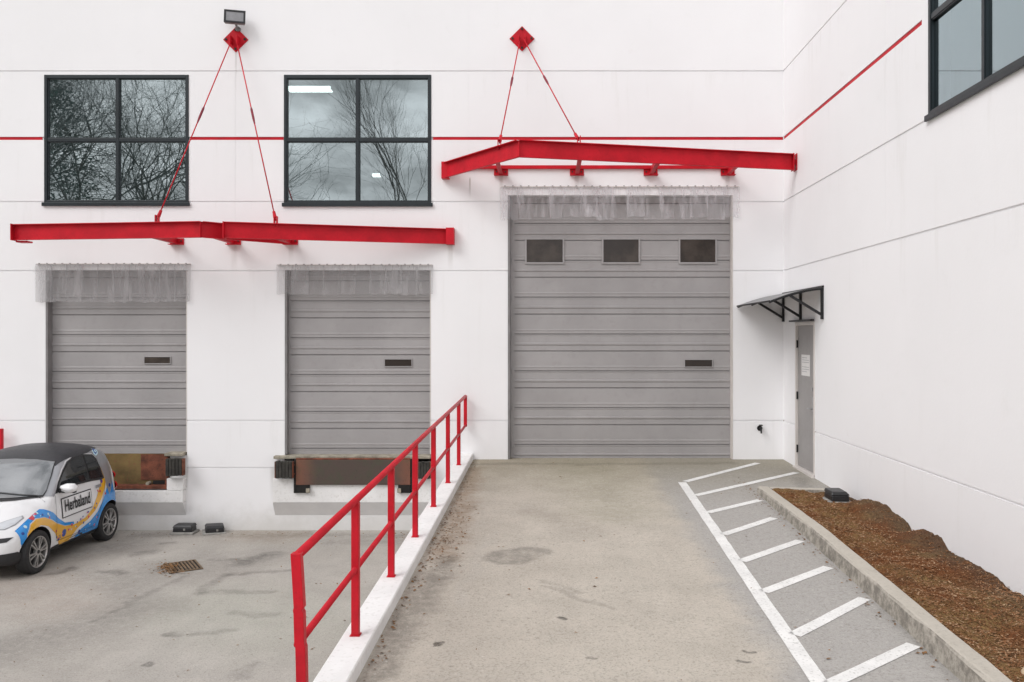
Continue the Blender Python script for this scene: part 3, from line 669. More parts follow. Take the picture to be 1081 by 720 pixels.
# dock faces, pits, levelers, bumpers
def dock_face(x0, x1, nm, zt=wz(504)):
    zm = wz(529); zb = wz(543.5); d = .13; mb = MB()
    mb.hexa([(x0+0, -d, zm), (x1, -d, zm), (x1, -.001, zm), (x0, -.001, zm), (x0, -d, zt), (x1, -d, zt), (x1, -.001, zt), (x0, -.001, zt)])
    mb.build(nm, M['curbwhite'], BLD, bevel=.006)
    mb = MB(); mb.add([(x0,-d,zm-.002),(x1,-d,zm-.002),(x1,-.004,zb),(x0,-.004,zb),(x0,-.004,zm-.002),(x1,-.004,zm-.002)], [(0,1,2,3),(0,3,4),(1,5,2),(0,4,5,1)])
    mb.build('dock_soffit', M['soffit_shade'], BLD)
dock_face(-8.45, wx(196.5), 'dock_ledge', wz(516.5)); dock_face(wx(290.5), wx(456), 'dock_ledge')
mb = MB(); mb.box(wx(179.5), wx(196.5)-.004, -.126, -.001, wz(516.2), wz(504)); mb.build('dock_ledge', M['curbwhite'], BLD, bevel=.005)
mb = MB(); mb.box(wx(179.5), wx(197), .0-.001, .4, wz(516.2), 1.23); mb.build('dock_pier', M['curbwhite'], BLD)
for (a, b, c) in ((wx(176), wx(195), 1.285), (wx(290.5), wx(455), 1.24)):
    mb = MB(); mb.box(a, b, -.10, .16, c-.05, c-.002); mb.build('dock_sill', M['sill'], BLD, bevel=.008)
# left pit
def leveler_left():
    t = thing('dock_leveler', (-7.0, .0, .70), 'rusty dock leveler pit with an ochre plate, half hidden behind the car', 'dock leveler', 'dock levelers')
    x0, x1 = -8.1, wx(178.5); z1 = wz(479)+.0; z0 = wz(514.5)
    mb = MB(); mb.box(x0+.05, x1-.06, .03, .06, z0+.03, z1-.005); mb.build('back_plate', M['plate_l'], t)
    mb = MB(); mb.box(wx(148), x1-.07, .018, .028, z0+.12, z1-.012); mb.build('lip_plate', M['rust'], t)
    mb = MB(); mb.box(x0, x1, -.10, .06, z0-.01, z0+.05); mb.box(x1-.045, x1, -.06, .06, z0+.052, z1-.03); mb.build('pit_frame', M['rust'], t, bevel=.005)
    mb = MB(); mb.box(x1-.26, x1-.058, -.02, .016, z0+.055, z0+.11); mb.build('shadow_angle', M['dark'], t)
    mb = MB(); mb.tube((x1-.32, -.09, z0+.075), (x1-.32, .01, z0+.075), .028, n=14); mb.build('pivot_pin', M['sill'], t)
leveler_left()
def leveler_mid():
    t = thing('dock_leveler', (-3.0, -.1, .65), 'dock leveler under the middle door, dark brown lip with rusty ends', 'dock leveler', 'dock levelers')
    x0, x1 = wx(311)*.988, wx(434.5)*.988; zt = EYE+(355-485.5)/64*.988; zb = EYE+(355-512)/64*.988
    mb = MB(); mb.box(x0+.02, x1-.02, -.175, -.135, zb, zt); mb.build('lip_plate', M['plate'], t, bevel=.006)
    for a in (x0-.012, x1-.012): 
        mb = MB(); mb.box(a, a+.03, -.18, -.11, wz(518.5), zt); mb.build('side_plate', M['dark'], t)
    for a, b in ((x0+.02, x0+.24), (x1-.22, x1-.02)):
        mb = MB(); mb.box(a, b, -.175, -.132, wz(518.5), zb-.003); mb.build('lip_keeper', M['dark'], t, bevel=.004)
        mb = MB(); c = b-.02 if a < -3.5 else a+.02; mb.box(c-.03, c+.03, -.20, -.176, wz(518), wz(513.5)); mb.build('keeper_foot', M['sill'], t, bevel=.004)
    mb = MB(); mb.tube((x0+.02, -.15, zt+.012), (x1-.02, -.15, zt+.012), .018, n=12); mb.build('hinge_rod', M['rust'], t)
leveler_mid()
def bumper(x0, x1, z0, z1, lab):
    t = thing('dock_bumper', ((x0+x1)/2, -.14, z0), lab, 'dock bumper', 'black rubber dock bumpers')
    n_ = 5; w = (x1-x0-.03)/n_
    for k in range(n_):
        mb = MB(); a = x0+.015+k*w; mb.box(a+.002, a+w-.002, -.25+R.uniform(-.006,.006), -.135, z0+R.uniform(0,.012), z1-R.uniform(0,.012)); mb.build('rubber_pad', M['rubber'], t, bevel=.006)
    for a in (x0, x1-.013):
        mb = MB(); mb.box(a, a+.013, -.235, -.131, z0+.01, z1-.01); mb.build('end_angle', M['rust'], t)
    for z in (z0+.07, z1-.07):
        mb = MB(); mb.tube((x0-.012, -.19, z), (x1+.012, -.19, z), .011, n=8); mb.build('tie_bolt', M['rust'], t)
K_ = .9825
def bz(py): return EYE+(355-py)/64*K_
bumper(wx(173.5)*K_, wx(192.5)*K_, bz(503), bz(484), 'square black rubber bumper at the right corner of the left dock')
bumper(wx(289.5)*K_, wx(309)*K_, bz(505.5), bz(487), 'black rubber bumper at the left corner of the middle dock')
bumper(wx(437)*K_, wx(454.5)*K_, bz(506), bz(487.5), 'black rubber bumper at the right corner of the middle dock, behind the railing')

# strip curtains
def curtain(x0, x1, z0, z1, n_, lab, seed, fr=.3):
    rr = random.Random(seed)
    t = thing('strip_curtain', ((x0+x1)/2, 0, z1), lab, 'strip curtain', 'clear vinyl strip curtains')
    mb = MB(); mb.box(x0, x1, -.028, -.004, z1-.022, z1-.004); mb.build('header_rail', M['cream'], t, bevel=.002)
    p = (x1-x0)/n_
    for k in range(n_):
        a = x0 + k*p - .012; b = a + p + .030; off = -.032 - (k % 2)*.006; N = 8; K = 14; vs = []
        ph = rr.uniform(0, 6); amp = rr.uniform(.002, .014)*fr*1.3; bot = z0 + rr.uniform(-.03, .03)*fr; squeeze = rr.choice([0, 0, .0, .1, .35])*fr; sk = rr.uniform(-.03, .03)*fr
        for j in range(K+1):
            tt = j/K; z = z1-.012 - (z1-.012-bot)*tt
            for i in range(N+1):
                s_ = i/N; x = a + (b-a)*(.5+(s_-.5)*(1-squeeze*tt)) + sk*tt*.5
                y_ = off - tt*(amp*2+.004) - abs(amp*math.sin(ph+s_*7)*tt) - .003*math.sin(s_*18+ph)*tt
                vs.append((x, y_, z + (.008*math.sin(s_*9+ph))*tt))
        m_ = MB(); m_.add(vs, [(j*(N+1)+i, (j+1)*(N+1)+i, (j+1)*(N+1)+i+1, j*(N+1)+i+1) for j in range(K) for i in range(N)])
        m_.build('vinyl_strip', M['vinyl'] if fr > .5 else M['vinyl_old'], t, smooth=True)
        for q in (.25, .75):
            h = MB(); xx = x0+p*(k+q); h.box(xx-.014, xx+.014, -.052, -.044, z1-.010, z1+.002); h.build('hanger_clip', M['jamb'], t)
curtain(wx(39), wx(201.5), wz(319), wz(278), 10, 'clear vinyl strip curtain hung above the left dock door', 3)
curtain(wx(293), wx(456.5), wz(311), wz(279), 10, 'clear vinyl strip curtain hung above the middle dock door', 5)
curtain(wx(529), wx(779.5), wz(231), wz(196.5), 15, 'wide clear vinyl strip curtain above the tall door on the ramp', 9, 1.0)

# ------------------------------------------------------------------ red canopies
H2 = .125
def channel(mb, a, b, z, out_dir=-1, h=H2, fl=.07, web=.012, flip=False):
    """C channel from a to b (x, o) at height z, flanges towards the camera side"""
    a = Vector((a[0], -a[1], z)); b = Vector((b[0], -b[1], z)); d = (b-a).normalized(); n = Vector((d.y, -d.x, 0))
    if n.y > 0: n = -n
    if flip: n = -n
    def slab(p0, p1, w0, w1, z0, z1):
        mb.hexa([p0+n*w0+Vector((0,0,z0)), p1+n*w0+Vector((0,0,z0)), p1+n*w1+Vector((0,0,z0)), p0+n*w1+Vector((0,0,z0)),
                 p0+n*w0+Vector((0,0,z1)), p1+n*w0+Vector((0,0,z1)), p1+n*w1+Vector((0,0,z1)), p0+n*w1+Vector((0,0,z1))])
    slab(a, b, 0, web, -h+.014, h-.014); slab(a, b, -.0, fl, h-.0135, h); slab(a, b, -.0, fl*.62, -h, -h+.0135)
def rod(root, a, b, tb):
    a = Vector(a); b = Vector(b); 
    mb = MB(); mb.tube(a, b, .0095, n=10); r = mb.build('tie_rod', M['redrail'], root, smooth=True)
    m0 = a.lerp(b, tb-.025); m1 = a.lerp(b, tb+.025)
    t = MB(); t.tube(m0, m1, .019, n=10); t.tube(m0.lerp(a, .03), m0, .012, .019, 10); t.tube(m1, m1.lerp(b, .05), .019, .012, 10); t.build('turnbuckle', M['reddark'], r)
    d = (a-b).normalized()
    t = MB(); t.tube(b+d*.16, b+d*.05, .022, .03, 10); t.box(b.x-.028, b.x-.014, b.y-.03, b.y+.03, b.z-.09, b.z+.07); t.box(b.x+.014, b.x+.028, b.y-.03, b.y+.03, b.z-.09, b.z+.07); t.build('clevis', M['redrail'], r)
def plate(root, x, z, s_=.205):
    mb = MB(); mb.add([(x, -.002, z-s_), (x+s_, -.002, z), (x, -.002, z+s_), (x-s_, -.002, z), (x, -.022, z-s_), (x+s_, -.022, z), (x, -.022, z+s_), (x-s_, -.022, z)],
                      [(0,3,2,1)[::-1], (4,5,6,7), (0,1,5,4), (1,2,6,5), (2,3,7,6), (3,0,4,7)])
    p = mb.build('anchor_plate', M['red'], root, bevel=.003)
    for dx, dz in ((0, 1), (0, -1), (1, 0), (-1, 0)):
        b = MB(); b.tube((x+dx*s_*.76, -.0225, z+dz*s_*.76), (x+dx*s_*.76, -.04, z+dz*s_*.76), .020, n=6); b.build('bolt', M['rubber'], p)
    for dx in (-.055, .055):
        b = MB(); b.box(x+dx-.008, x+dx+.008, -.13, -.0225, z-.10, z+.04); b.build('lug', M['red'], p, bevel=.004)
def canopy(lab, beams, z, plx, plz, rods, brackets, ledger, ends):
    t = thing('canopy_frame', (plx, 0, z), lab, 'canopy frame', 'red steel canopy frames')
    for a, b in beams:
        mb = MB(); channel(mb, a, b, z); mb.build('beam', M['red'], t, bevel=.003)
    for (x, o0_, o1_, h) in ends:      # end plates
        mb = MB(); mb.box(x-.0075, x+.0075, -o1_, -o0_, z-h, z+h); mb.build('end_plate', M['red'], t)
    plate(t, plx, plz)
    for (a, b, tb) in rods: rod(t, a, b, tb)
    for (x, zb, o_) in brackets:       # wall bracket + purlin running out to the beam
        mb = MB(); mb.box(x-.115, x+.115, -.016, -.002, zb-.055, zb+.055); mb.box(x-.115, x+.115, -.10, -.0165, zb-.055, zb-.043); w = mb.build('wall_bracket', M['red'], t, bevel=.002)
        for dx in (-.075, .075):
            b = MB(); b.tube((x+dx, -.0165, zb+.01), (x+dx, -.032, zb+.01), .013, n=6); b.build('bolt', M['rubber'], w)
        mb = MB(); mb.box(x-.004, x+.004, -o_+.004, -.018, zb-.035, zb+.085); mb.box(x-.034, x+.034, -o_+.004, -.018, zb-.0415, zb-.0355); mb.build('purlin', M['red'], t)
    if ledger:
        mb = MB(); mb.box(ledger[0], ledger[1], -.05, -.002, ledger[2]-.008, ledger[2]+.0); mb.box(ledger[0], ledger[1], -.010, -.002, ledger[2]+.0005, ledger[2]+.055); mb.build('ledger', M['red'], t)
    return t
def lerp_o(beam, x):
    (x0, o0_), (x1, o1_) = beam; return o0_+(o1_-o0_)*(x-x0)/(x1-x0)
# right canopy
Z3 = EYE+2.72; bl = ((-1.69, .05), (-.413, 1.68)); br = ((-.413, 1.68), (3.83, .735))
ra = (-.42, -.09, EYE+4.89)
canopy('bent red canopy frame above the tall ramp door, hung on two rods', [bl, br], Z3, -.42, EYE+4.906,
       [((-.45, -.09, EYE+4.87), (-.72, -1.30, Z3+.17), .42), ((-.39, -.09, EYE+4.87), (.463, -1.47, Z3+.17), .42)],
       [(-.766, EYE+2.70, 1.22), (.484, EYE+2.70, 1.46), (1.70, EYE+2.70, 1.2), (2.97, EYE+2.70, .91)], (-1.60, 3.07, EYE+2.765), [(3.835, .66, .80, .132)])
o_ = COL.objects['canopy_frame']
mb = MB(); mb.box(-.4165, -.4095, -1.745, -1.675, Z3-.123, Z3+.123); mb.tube((-.413, -1.688, Z3-.11), (-.413, -1.688, Z3+.11), .010, n=8); mb.build('joint_plate', M['red'], o_)
mb = MB(); mb.box(-1.735, -1.61, -.14, -.128, Z3-.135, Z3+.135); mb.box(-1.735, -1.725, -.127, -.002, Z3-.135, Z3+.135); mb.box(-1.724, -1.61, -.127, -.002, Z3-.135, Z3-.125); mb.build('end_cleat', M['red'], o_)
mb = MB(); mb.box(XR-.012, XR-.002, -.80, -.62, Z3-.13, Z3+.13); mb.box(3.843, XR-.013, -.76, -.68, Z3-.04, Z3+.04); mb.build('wall_plate', M['red'], o_)
# left canopies
Z1 = EYE+1.64
la = ((-8.42, .59), (-5.32, .95)); lb = ((-5.32, .95), (-4.3, .03)); lc = ((-4.99, .89), (-1.62, .02))
cl = canopy('long shallow red canopy frame above the left and middle dock doors', [la, lb], Z1, -5.14, EYE+4.89,
       [((-5.18, -.09, EYE+4.85), (-6.05, -.85, Z1+.17), .42), ((-5.10, -.09, EYE+4.85), (-4.26, -.70, Z1+.17), .42)],
       [(-6.11, EYE+1.56, .82), (-5.17, EYE+1.56, .82), (-4.23, EYE+1.56, .62)], None, [(-8.43, .52, .68, .13), (-4.985, .81, .97, .128)])
mb = MB(); mb.box(-5.3235, -5.3165, -1.015, -.945, Z1-.123, Z1+.123); mb.tube((-5.32, -.958, Z1-.11), (-5.32, -.958, Z1+.11), .010, n=8); mb.build('joint_plate', M['red'], cl)
mb = MB(); channel(mb, lc[0], lc[1], Z1+.001); mb.build('beam', M['red'], cl, bevel=.003)
mb = MB(); mb.box(-1.66, -1.53, -.15, -.138, Z1-.135, Z1+.135); mb.box(-1.54, -1.53, -.137, -.002, Z1-.135, Z1+.135); mb.box(-1.66, -1.541, -.137, -.002, Z1-.135, Z1-.125); mb.build('end_cleat', M['red'], cl)
mb = MB(); mb.box(-8.40, -8.22, -.60, -.45, Z1-.155, Z1-.13); mb.build('end_bracket', M['red'], cl)

# floodlight
def floodlight():
    x, z = wx(248.5)*.99, wz(23); t = thing('floodlight', (x, 0, z), 'grey square floodlight on the wall above the left canopy anchor', 'floodlight')
    mb = MB(); mb.tube((x+.0, -.002, z-.13), (x, -.05, z-.13), .04, n=16); mb.tube((x, -.05, z-.13), (x+.0, -.12, z-.08), .018, n=10); mb.build('bracket', M['jamb'], t)
    # tilted housing
    def T(p): 
        p = Vector(p); p = Matrix.Rotation(math.radians(-14), 3, 'X') @ p; p = Matrix.Rotation(math.radians(14), 3, 'Z') @ p; return Vector((x, -.16, z)) + p
    def fr(mb, w, h, y0, y1, w2=None, h2=None):
        w2 = w2 or w; h2 = h2 or h
        mb.hexa([T((-w,y0,-h)), T((w,y0,-h)), T((w2,y1,-h2)), T((-w2,y1,-h2)), T((-w,y0,h)), T((w,y0,h)), T((w2,y1,h2)), T((-w2,y1,h2))])
    mb = MB(); fr(mb, .165, .115, -.04, .03, .15, .10); fr(mb, .12, .08, .031, .075, .09, .06); mb.build('housing', M['jamb'], t, bevel=.008)
    mb = MB(); 
    for s_ in (-1, 1):
        mb.hexa([T((-.165,-.055,s_*.10-.015)), T((.165,-.055,s_*.10-.015)), T((.165,-.041,s_*.10-.015)), T((-.165,-.041,s_*.10-.015)), T((-.165,-.055,s_*.10+.015)), T((.165,-.055,s_*.10+.015)), T((.165,-.041,s_*.10+.015)), T((-.165,-.041,s_*.10+.015))])
        mb.hexa([T((s_*.15-.015,-.054,-.085)), T((s_*.15+.015,-.054,-.085)), T((s_*.15+.015,-.041,-.085)), T((s_*.15-.015,-.041,-.085)), T((s_*.15-.015,-.054,.085)), T((s_*.15+.015,-.054,.085)), T((s_*.15+.015,-.041,.085)), T((s_*.15-.015,-.041,.085))])
    mb.build('bezel', M['black'], t)
    mb = MB(); fr(mb, .134, .084, -.048, -.0415); mb.build('lens', M['lens'], t)
floodlight()

# awning over the side door
def awning():
    t = thing('door_awning', (XR, -1.0, 3.9), 'small dark arched awning with black brackets over the side door', 'awning')
    oa, ob = .03, 2.07; N = 10; pr = []
    for i in range(N+1):
        s_ = i/N; pr.append((XR-.006-(.76*s_), 3.885-.19*s_**1.35 + .012*math.sin(s_*math.pi)))
    mb = MB(); vs = []
    for (x, z) in pr: vs += [(x, -oa, z), (x, -ob, z), (x, -oa, z+.006), (x, -ob, z+.006)]
    fs = []
    for i in range(N): a = 4*i; b = a+4; fs += [(a, b, b+1, a+1), (a+2, a+3, b+3, b+2), (a, a+2, b+2, b), (a+1, b+1, b+3, a+3)]
    mb.add(vs, fs); mb.build('sheet', M['poly'], t)
    for yy_ in (oa+.004, ob-.022):
        mb = MB()
        for (x, z), (x2, z2) in zip(pr, pr[1:]): mb.bar((x, -yy_-.009, z-.012), (x2, -yy_-.009, z2-.012), .018, .018)
        mb.build('edge_trim', M['black'], t)
    mb = MB(); mb.box(pr[-1][0]-.012, pr[-1][0]+.006, -ob, -oa, pr[-1][1]-.012, pr[-1][1]+.012); mb.build('front_gutter', M['black'], t, bevel=.003)
    mb = MB(); mb.box(XR-.03, XR-.002, -ob, -oa, 3.888, 3.915); mb.build('wall_flashing', M['black'], t)
    for o__ in (oa+.03, (oa+ob)/2-.04, ob-.03):
        mb = MB(); y0 = -o__
        mb.box(XR-.036, XR-.002, y0-.022, y0+.022, 3.44, 3.872)
        for (x, z), (x2, z2) in zip(pr[:-1], pr[1:]): mb.bar((x, y0, z-.02), (x2, y0, z2-.02), .035, .022)
        mb.bar((XR-.02, y0, 3.50), (XR-.47, y0, 3.775), .03, .035)
        mb.build('bracket', M['black'], t)
awning()

# hose bib
mb = MB(); x, z = wx(802), wz(452); mb.tube((x, -.002, z), (x, -.012, z), .045, n=16); mb.tube((x, -.012, z), (x, -.09, z), .016); mb.tube((x, -.09, z+.0), (x+.0, -.11, z-.075), .017, .013); mb.tube((x, -.07, z), (x, -.075, z+.05), .008)
hb = mb.build('hose_tap', M['black'], label='small dark hose tap on the wall right of the tall ramp door', cat='tap')
mb = MB(); mb.lathe((x, -.078, z+.05), (0, -.1, 1), [(.0, 0), (.032, 0), (.036, .006), (.032, .012), (0, .012)], 12); mb.build('handwheel', M['rubber'], hb)

# ------------------------------------------------------------------ railing
def railing():
    t = thing('handrail', (-1.345, -6, 1.15), 'red steel tube handrail running down the white curb beside the ramp', 'railing')
    X = -1.345; w = .027
    def top(o): return ramp(o)+.10+.95
    def mid(o): return ramp(o)+.10+.47
    oe = CAMD-4.58; o0_ = .10
    mb = MB(); mb.tube((X, -o0_, top(o0_)), (X, -oe, top(oe)-.0), .025, n=14); mb.build('top_rail', M['redrail'], t, smooth=True)
    mb = MB(); mb.tube((X, -o0_, mid(o0_)), (X, -oe, mid(oe)), .021, n=12); mb.build('mid_rail', M['redrail'], t, smooth=True)
    mb = MB(); mb.box(X-w, X+w, -o0_-w, -o0_+w, mid(o0_)-.02, top(o0_)+.012); mb.build('wall_post', M['redrail'], t, bevel=.006)
    for D in (12.9, 11.5, 10.05, 8.66, 7.33, 5.97):
        o = CAMD-D; mb = MB(); mb.box(X-w, X+w, -o-w, -o+w, ramp(o)+.09, top(o)-.012); p = mb.build('post', M['redrail'], t, bevel=.006)
        b = MB(); b.box(X-w-.008, X+w+.008, -o-w-.008, -o+w+.008, ramp(o)+.106, ramp(o)+.112); b.build('weld_collar', M['redrail'], p)
    # end post, bent where a vehicle hit it
    o = oe; z0 = ramp(o)+.09; prof = [(0, .032, 0), (.47, .022, 0), (.485, .019, 0), (.50, .016, 0), (.655, .012, 0), (.67, .006, 0), (.685, .013, 0), (.72, .011, 0), (.975, -.004, 0)]
    mb = MB(); vs = []
    for i, (h, dx, dy) in enumerate(prof):
        ww = w*(.9 if i in (2, 5) else 1)
        for sx, sy in ((-1,-1),(1,-1),(1,1),(-1,1)): vs.append((X+dx+sx*ww, -o+dy+sy*w, z0+h))
    fs = [(4*i+j, 4*i+(j+1)%4, 4*i+4+(j+1)%4, 4*i+4+j) for i in range(len(prof)-1) for j in range(4)] + [(0,3,2,1), tuple(4*(len(prof)-1)+j for j in range(4))]
    mb.add(vs, fs); p = mb.build('end_post', M['redrail'], t, bevel=.004); p['label'] = 'dented end post, bent in the middle'
railing()
# red post at the left edge
mb = MB(); x = -8.935; mb.box(x-.03, x+.03, -.16, -.10, 0, 1.69); rp = mb.build('rail_post', M['redrail'], bevel=.006, label='short red post against the wall at the far left edge, behind the car', cat='post')
mb = MB(); mb.bar((x-.03, -.13, 1.62), (x-1.2, -.13, 1.62), .045, .045); mb.build('top_rail', M['redrail'], rp)
mb = MB(); mb.bar((x-.03, -.13, 1.2), (x-1.2, -.13, 1.2), .04, .04); mb.build('mid_rail', M['redrail'], rp)
mb = MB(); mb.box(x-1.24, x-1.18, -.16, -.10, 0, 1.65); mb.build('post', M['redrail'], rp)

# bait stations
def bait(c, rot, lab, open_=False, sc=1):
    t = thing('bait_station', c, lab, 'bait station', 'black rodent bait stations')
    t.rotation_euler = (0, 0, rot)
    o3 = Vector(c)
    mb = MB(); mb.box(o3.x-.19*sc, o3.x+.19*sc, o3.y-.14*sc, o3.y+.14*sc, o3.z, o3.z+.035); mb.build('paver', M['paver'], t, bevel=.008)
    mb = MB(); z = o3.z+.036; a, b = .155*sc, .105*sc
    mb.hexa([(o3.x-a,o3.y-b,z),(o3.x+a,o3.y-b,z),(o3.x+a,o3.y+b,z),(o3.x-a,o3.y+b,z),(o3.x-a*.97,o3.y-b*.95,z+.07*sc),(o3.x+a*.97,o3.y-b*.95,z+.07*sc),(o3.x+a*.97,o3.y+b*.97,z+.07*sc),(o3.x-a*.97,o3.y+b*.97,z+.07*sc)])
    mb.build('base', M['plastic'], t, bevel=.012)
    mb = MB(); z += .0715*sc
    mb.hexa([(o3.x-a*1.04,o3.y-b*1.05,z),(o3.x+a*1.04,o3.y-b*1.05,z),(o3.x+a*1.04,o3.y+b*1.02,z),(o3.x-a*1.04,o3.y+b*1.02,z),(o3.x-a*.88,o3.y-b*.72,z+.042*sc),(o3.x+a*.88,o3.y-b*.72,z+.042*sc),(o3.x+a*.9,o3.y+b*.95,z+.042*sc),(o3.x-a*.9,o3.y+b*.95,z+.042*sc)])
    l = mb.build('lid', M['plastic'], t, bevel=.010)
    mb = MB(); mb.box(o3.x+.02, o3.x+.05, o3.y-b*.97-.006, o3.y-b*.97, z-.045, z-.012); mb.build('latch', M['paver'], t)
    return t
bait((-5.90, -.20, 0), 0, 'closed black bait station box on a grey paver at the wall foot, nearer the car')
t2 = bait((-5.42, -.20, 0), .45, 'tilted black bait station box on the yard, right of its twin', sc=.92); t2.rotation_euler = (.10, .04, .45)
zb_ = mulch_z(3.6, 3.38)
bait((3.63, -3.36, zb_+.002), math.radians(88), 'black bait station box on a paver in the mulch bed', sc=1.05)

# drain grate
def grate():
    cx, cy = gx(193, 598.5); t = thing('drain_grate', (cx, cy, 0), 'rusty sunken square drain grate in the lower yard', 'drain grate'); a = math.radians(33)
    Rm = Matrix.Rotation(a, 3, 'Z'); C = Vector((cx, cy, 0))
    def B(mb, x0, x1, y0, y1, z0, z1):
        mb.hexa([C+Rm@Vector(p) for p in ((x0,y0,z0),(x1,y0,z0),(x1,y1,z0),(x0,y1,z0),(x0,y0,z1),(x1,y0,z1),(x1,y1,z1),(x0,y1,z1))])
    h = .215; mb = MB(); B(mb, -h, h, -h-.06, h+.06, .001, .004); mb.build('pit', M['dark'], t)
    mb = MB(); f = .022
    B(mb, -h, h, -h-.06, -h-.06+f, .005, .016); B(mb, -h, h, h+.06-f, h+.06, .005, .016); B(mb, -h, -h+f, -h-.06+f, h+.06-f, .005, .016); B(mb, h-f, h, -h-.06+f, h+.06-f, .005, .016); mb.build('grate_frame', M['grate'], t)
    for k in range(8):
        x = -h+.045+k*.046; mb = MB(); B(mb, x-.011, x+.011, -h-.03, h+.03, .0055, .017); mb.build('grate_bar', M['grate'], t)
    mb = MB()
    for k in range(260):
        q = C+Rm@Vector((R.gauss(-.20, .08), R.gauss(.0, .17), 0)); L = R.uniform(.01, .035); an = R.uniform(0, 6.28); d = Vector((math.cos(an)*L, math.sin(an)*L, .004)); n_ = Vector((-math.sin(an)*L*.3, math.cos(an)*L*.3, .003)); q.z = .02
        mb.add([q-d, q-n_, q+d, q+n_], [(0,1,2,3)])
    mb.build('trapped_leaves', M['leaf'], t)
grate()

# ------------------------------------------------------------------ the small two-seat car
def pc(pts, x):
    n = len(pts)
    if x <= pts[0][0]: return pts[0][1]
    if x >= pts[-1][0]: return pts[-1][1]
    for i in range(n-1):
        if pts[i][0] <= x <= pts[i+1][0]:
            h = pts[i+1][0]-pts[i][0]; t = (x-pts[i][0])/h
            def sl(k):
                if k <= 0 or k >= n-1: 
                    k2 = 0 if k <= 0 else n-2; return (pts[k2+1][1]-pts[k2][1])/(pts[k2+1][0]-pts[k2][0])
                a = (pts[k][1]-pts[k-1][1])/(pts[k][0]-pts[k-1][0]); b = (pts[k+1][1]-pts[k][1])/(pts[k+1][0]-pts[k][0])
                return 0 if a*b <= 0 else 2*a*b/(a+b)
            m0, m1 = sl(i)*h, sl(i+1)*h; t2 = t*t; t3 = t2*t
            return (2*t3-3*t2+1)*pts[i][1]+(t3-2*t2+t)*m0+(-2*t3+3*t2)*pts[i+1][1]+(t3-t2)*m1
ZT = [(0,.52),(.015,.62),(.06,.71),(.14,.79),(.3,.875),(.5,.945),(.68,1.00),(.78,1.075),(.95,1.23),(1.12,1.37),(1.3,1.475),(1.5,1.535),(1.75,1.56),(2.0,1.56),(2.2,1.535),(2.33,1.49),(2.42,1.40),(2.53,1.20),(2.61,1.02),(2.66,.86),(2.69,.66),(2.70,.5)]
ZB = [(0,.24),(.1,.20),(.4,.19),(2.3,.19),(2.6,.22),(2.70,.27)]
WP = [(0,.50),(.015,.57),(.05,.64),(.12,.705),(.24,.748),(.42,.766),(.7,.770),(1.4,.765),(1.9,.772),(2.3,.785),(2.5,.765),(2.6,.72),(2.66,.66),(2.70,.56)]
TZ = [(.15,.90),(.25,.955),(.4,.985),(.55,1.0),(.75,.985),(.95,.955),(1.05,.93),(1.3,.865),(1.5,.805),(1.6,.78)]
CX, CY = -7.645, -3.0
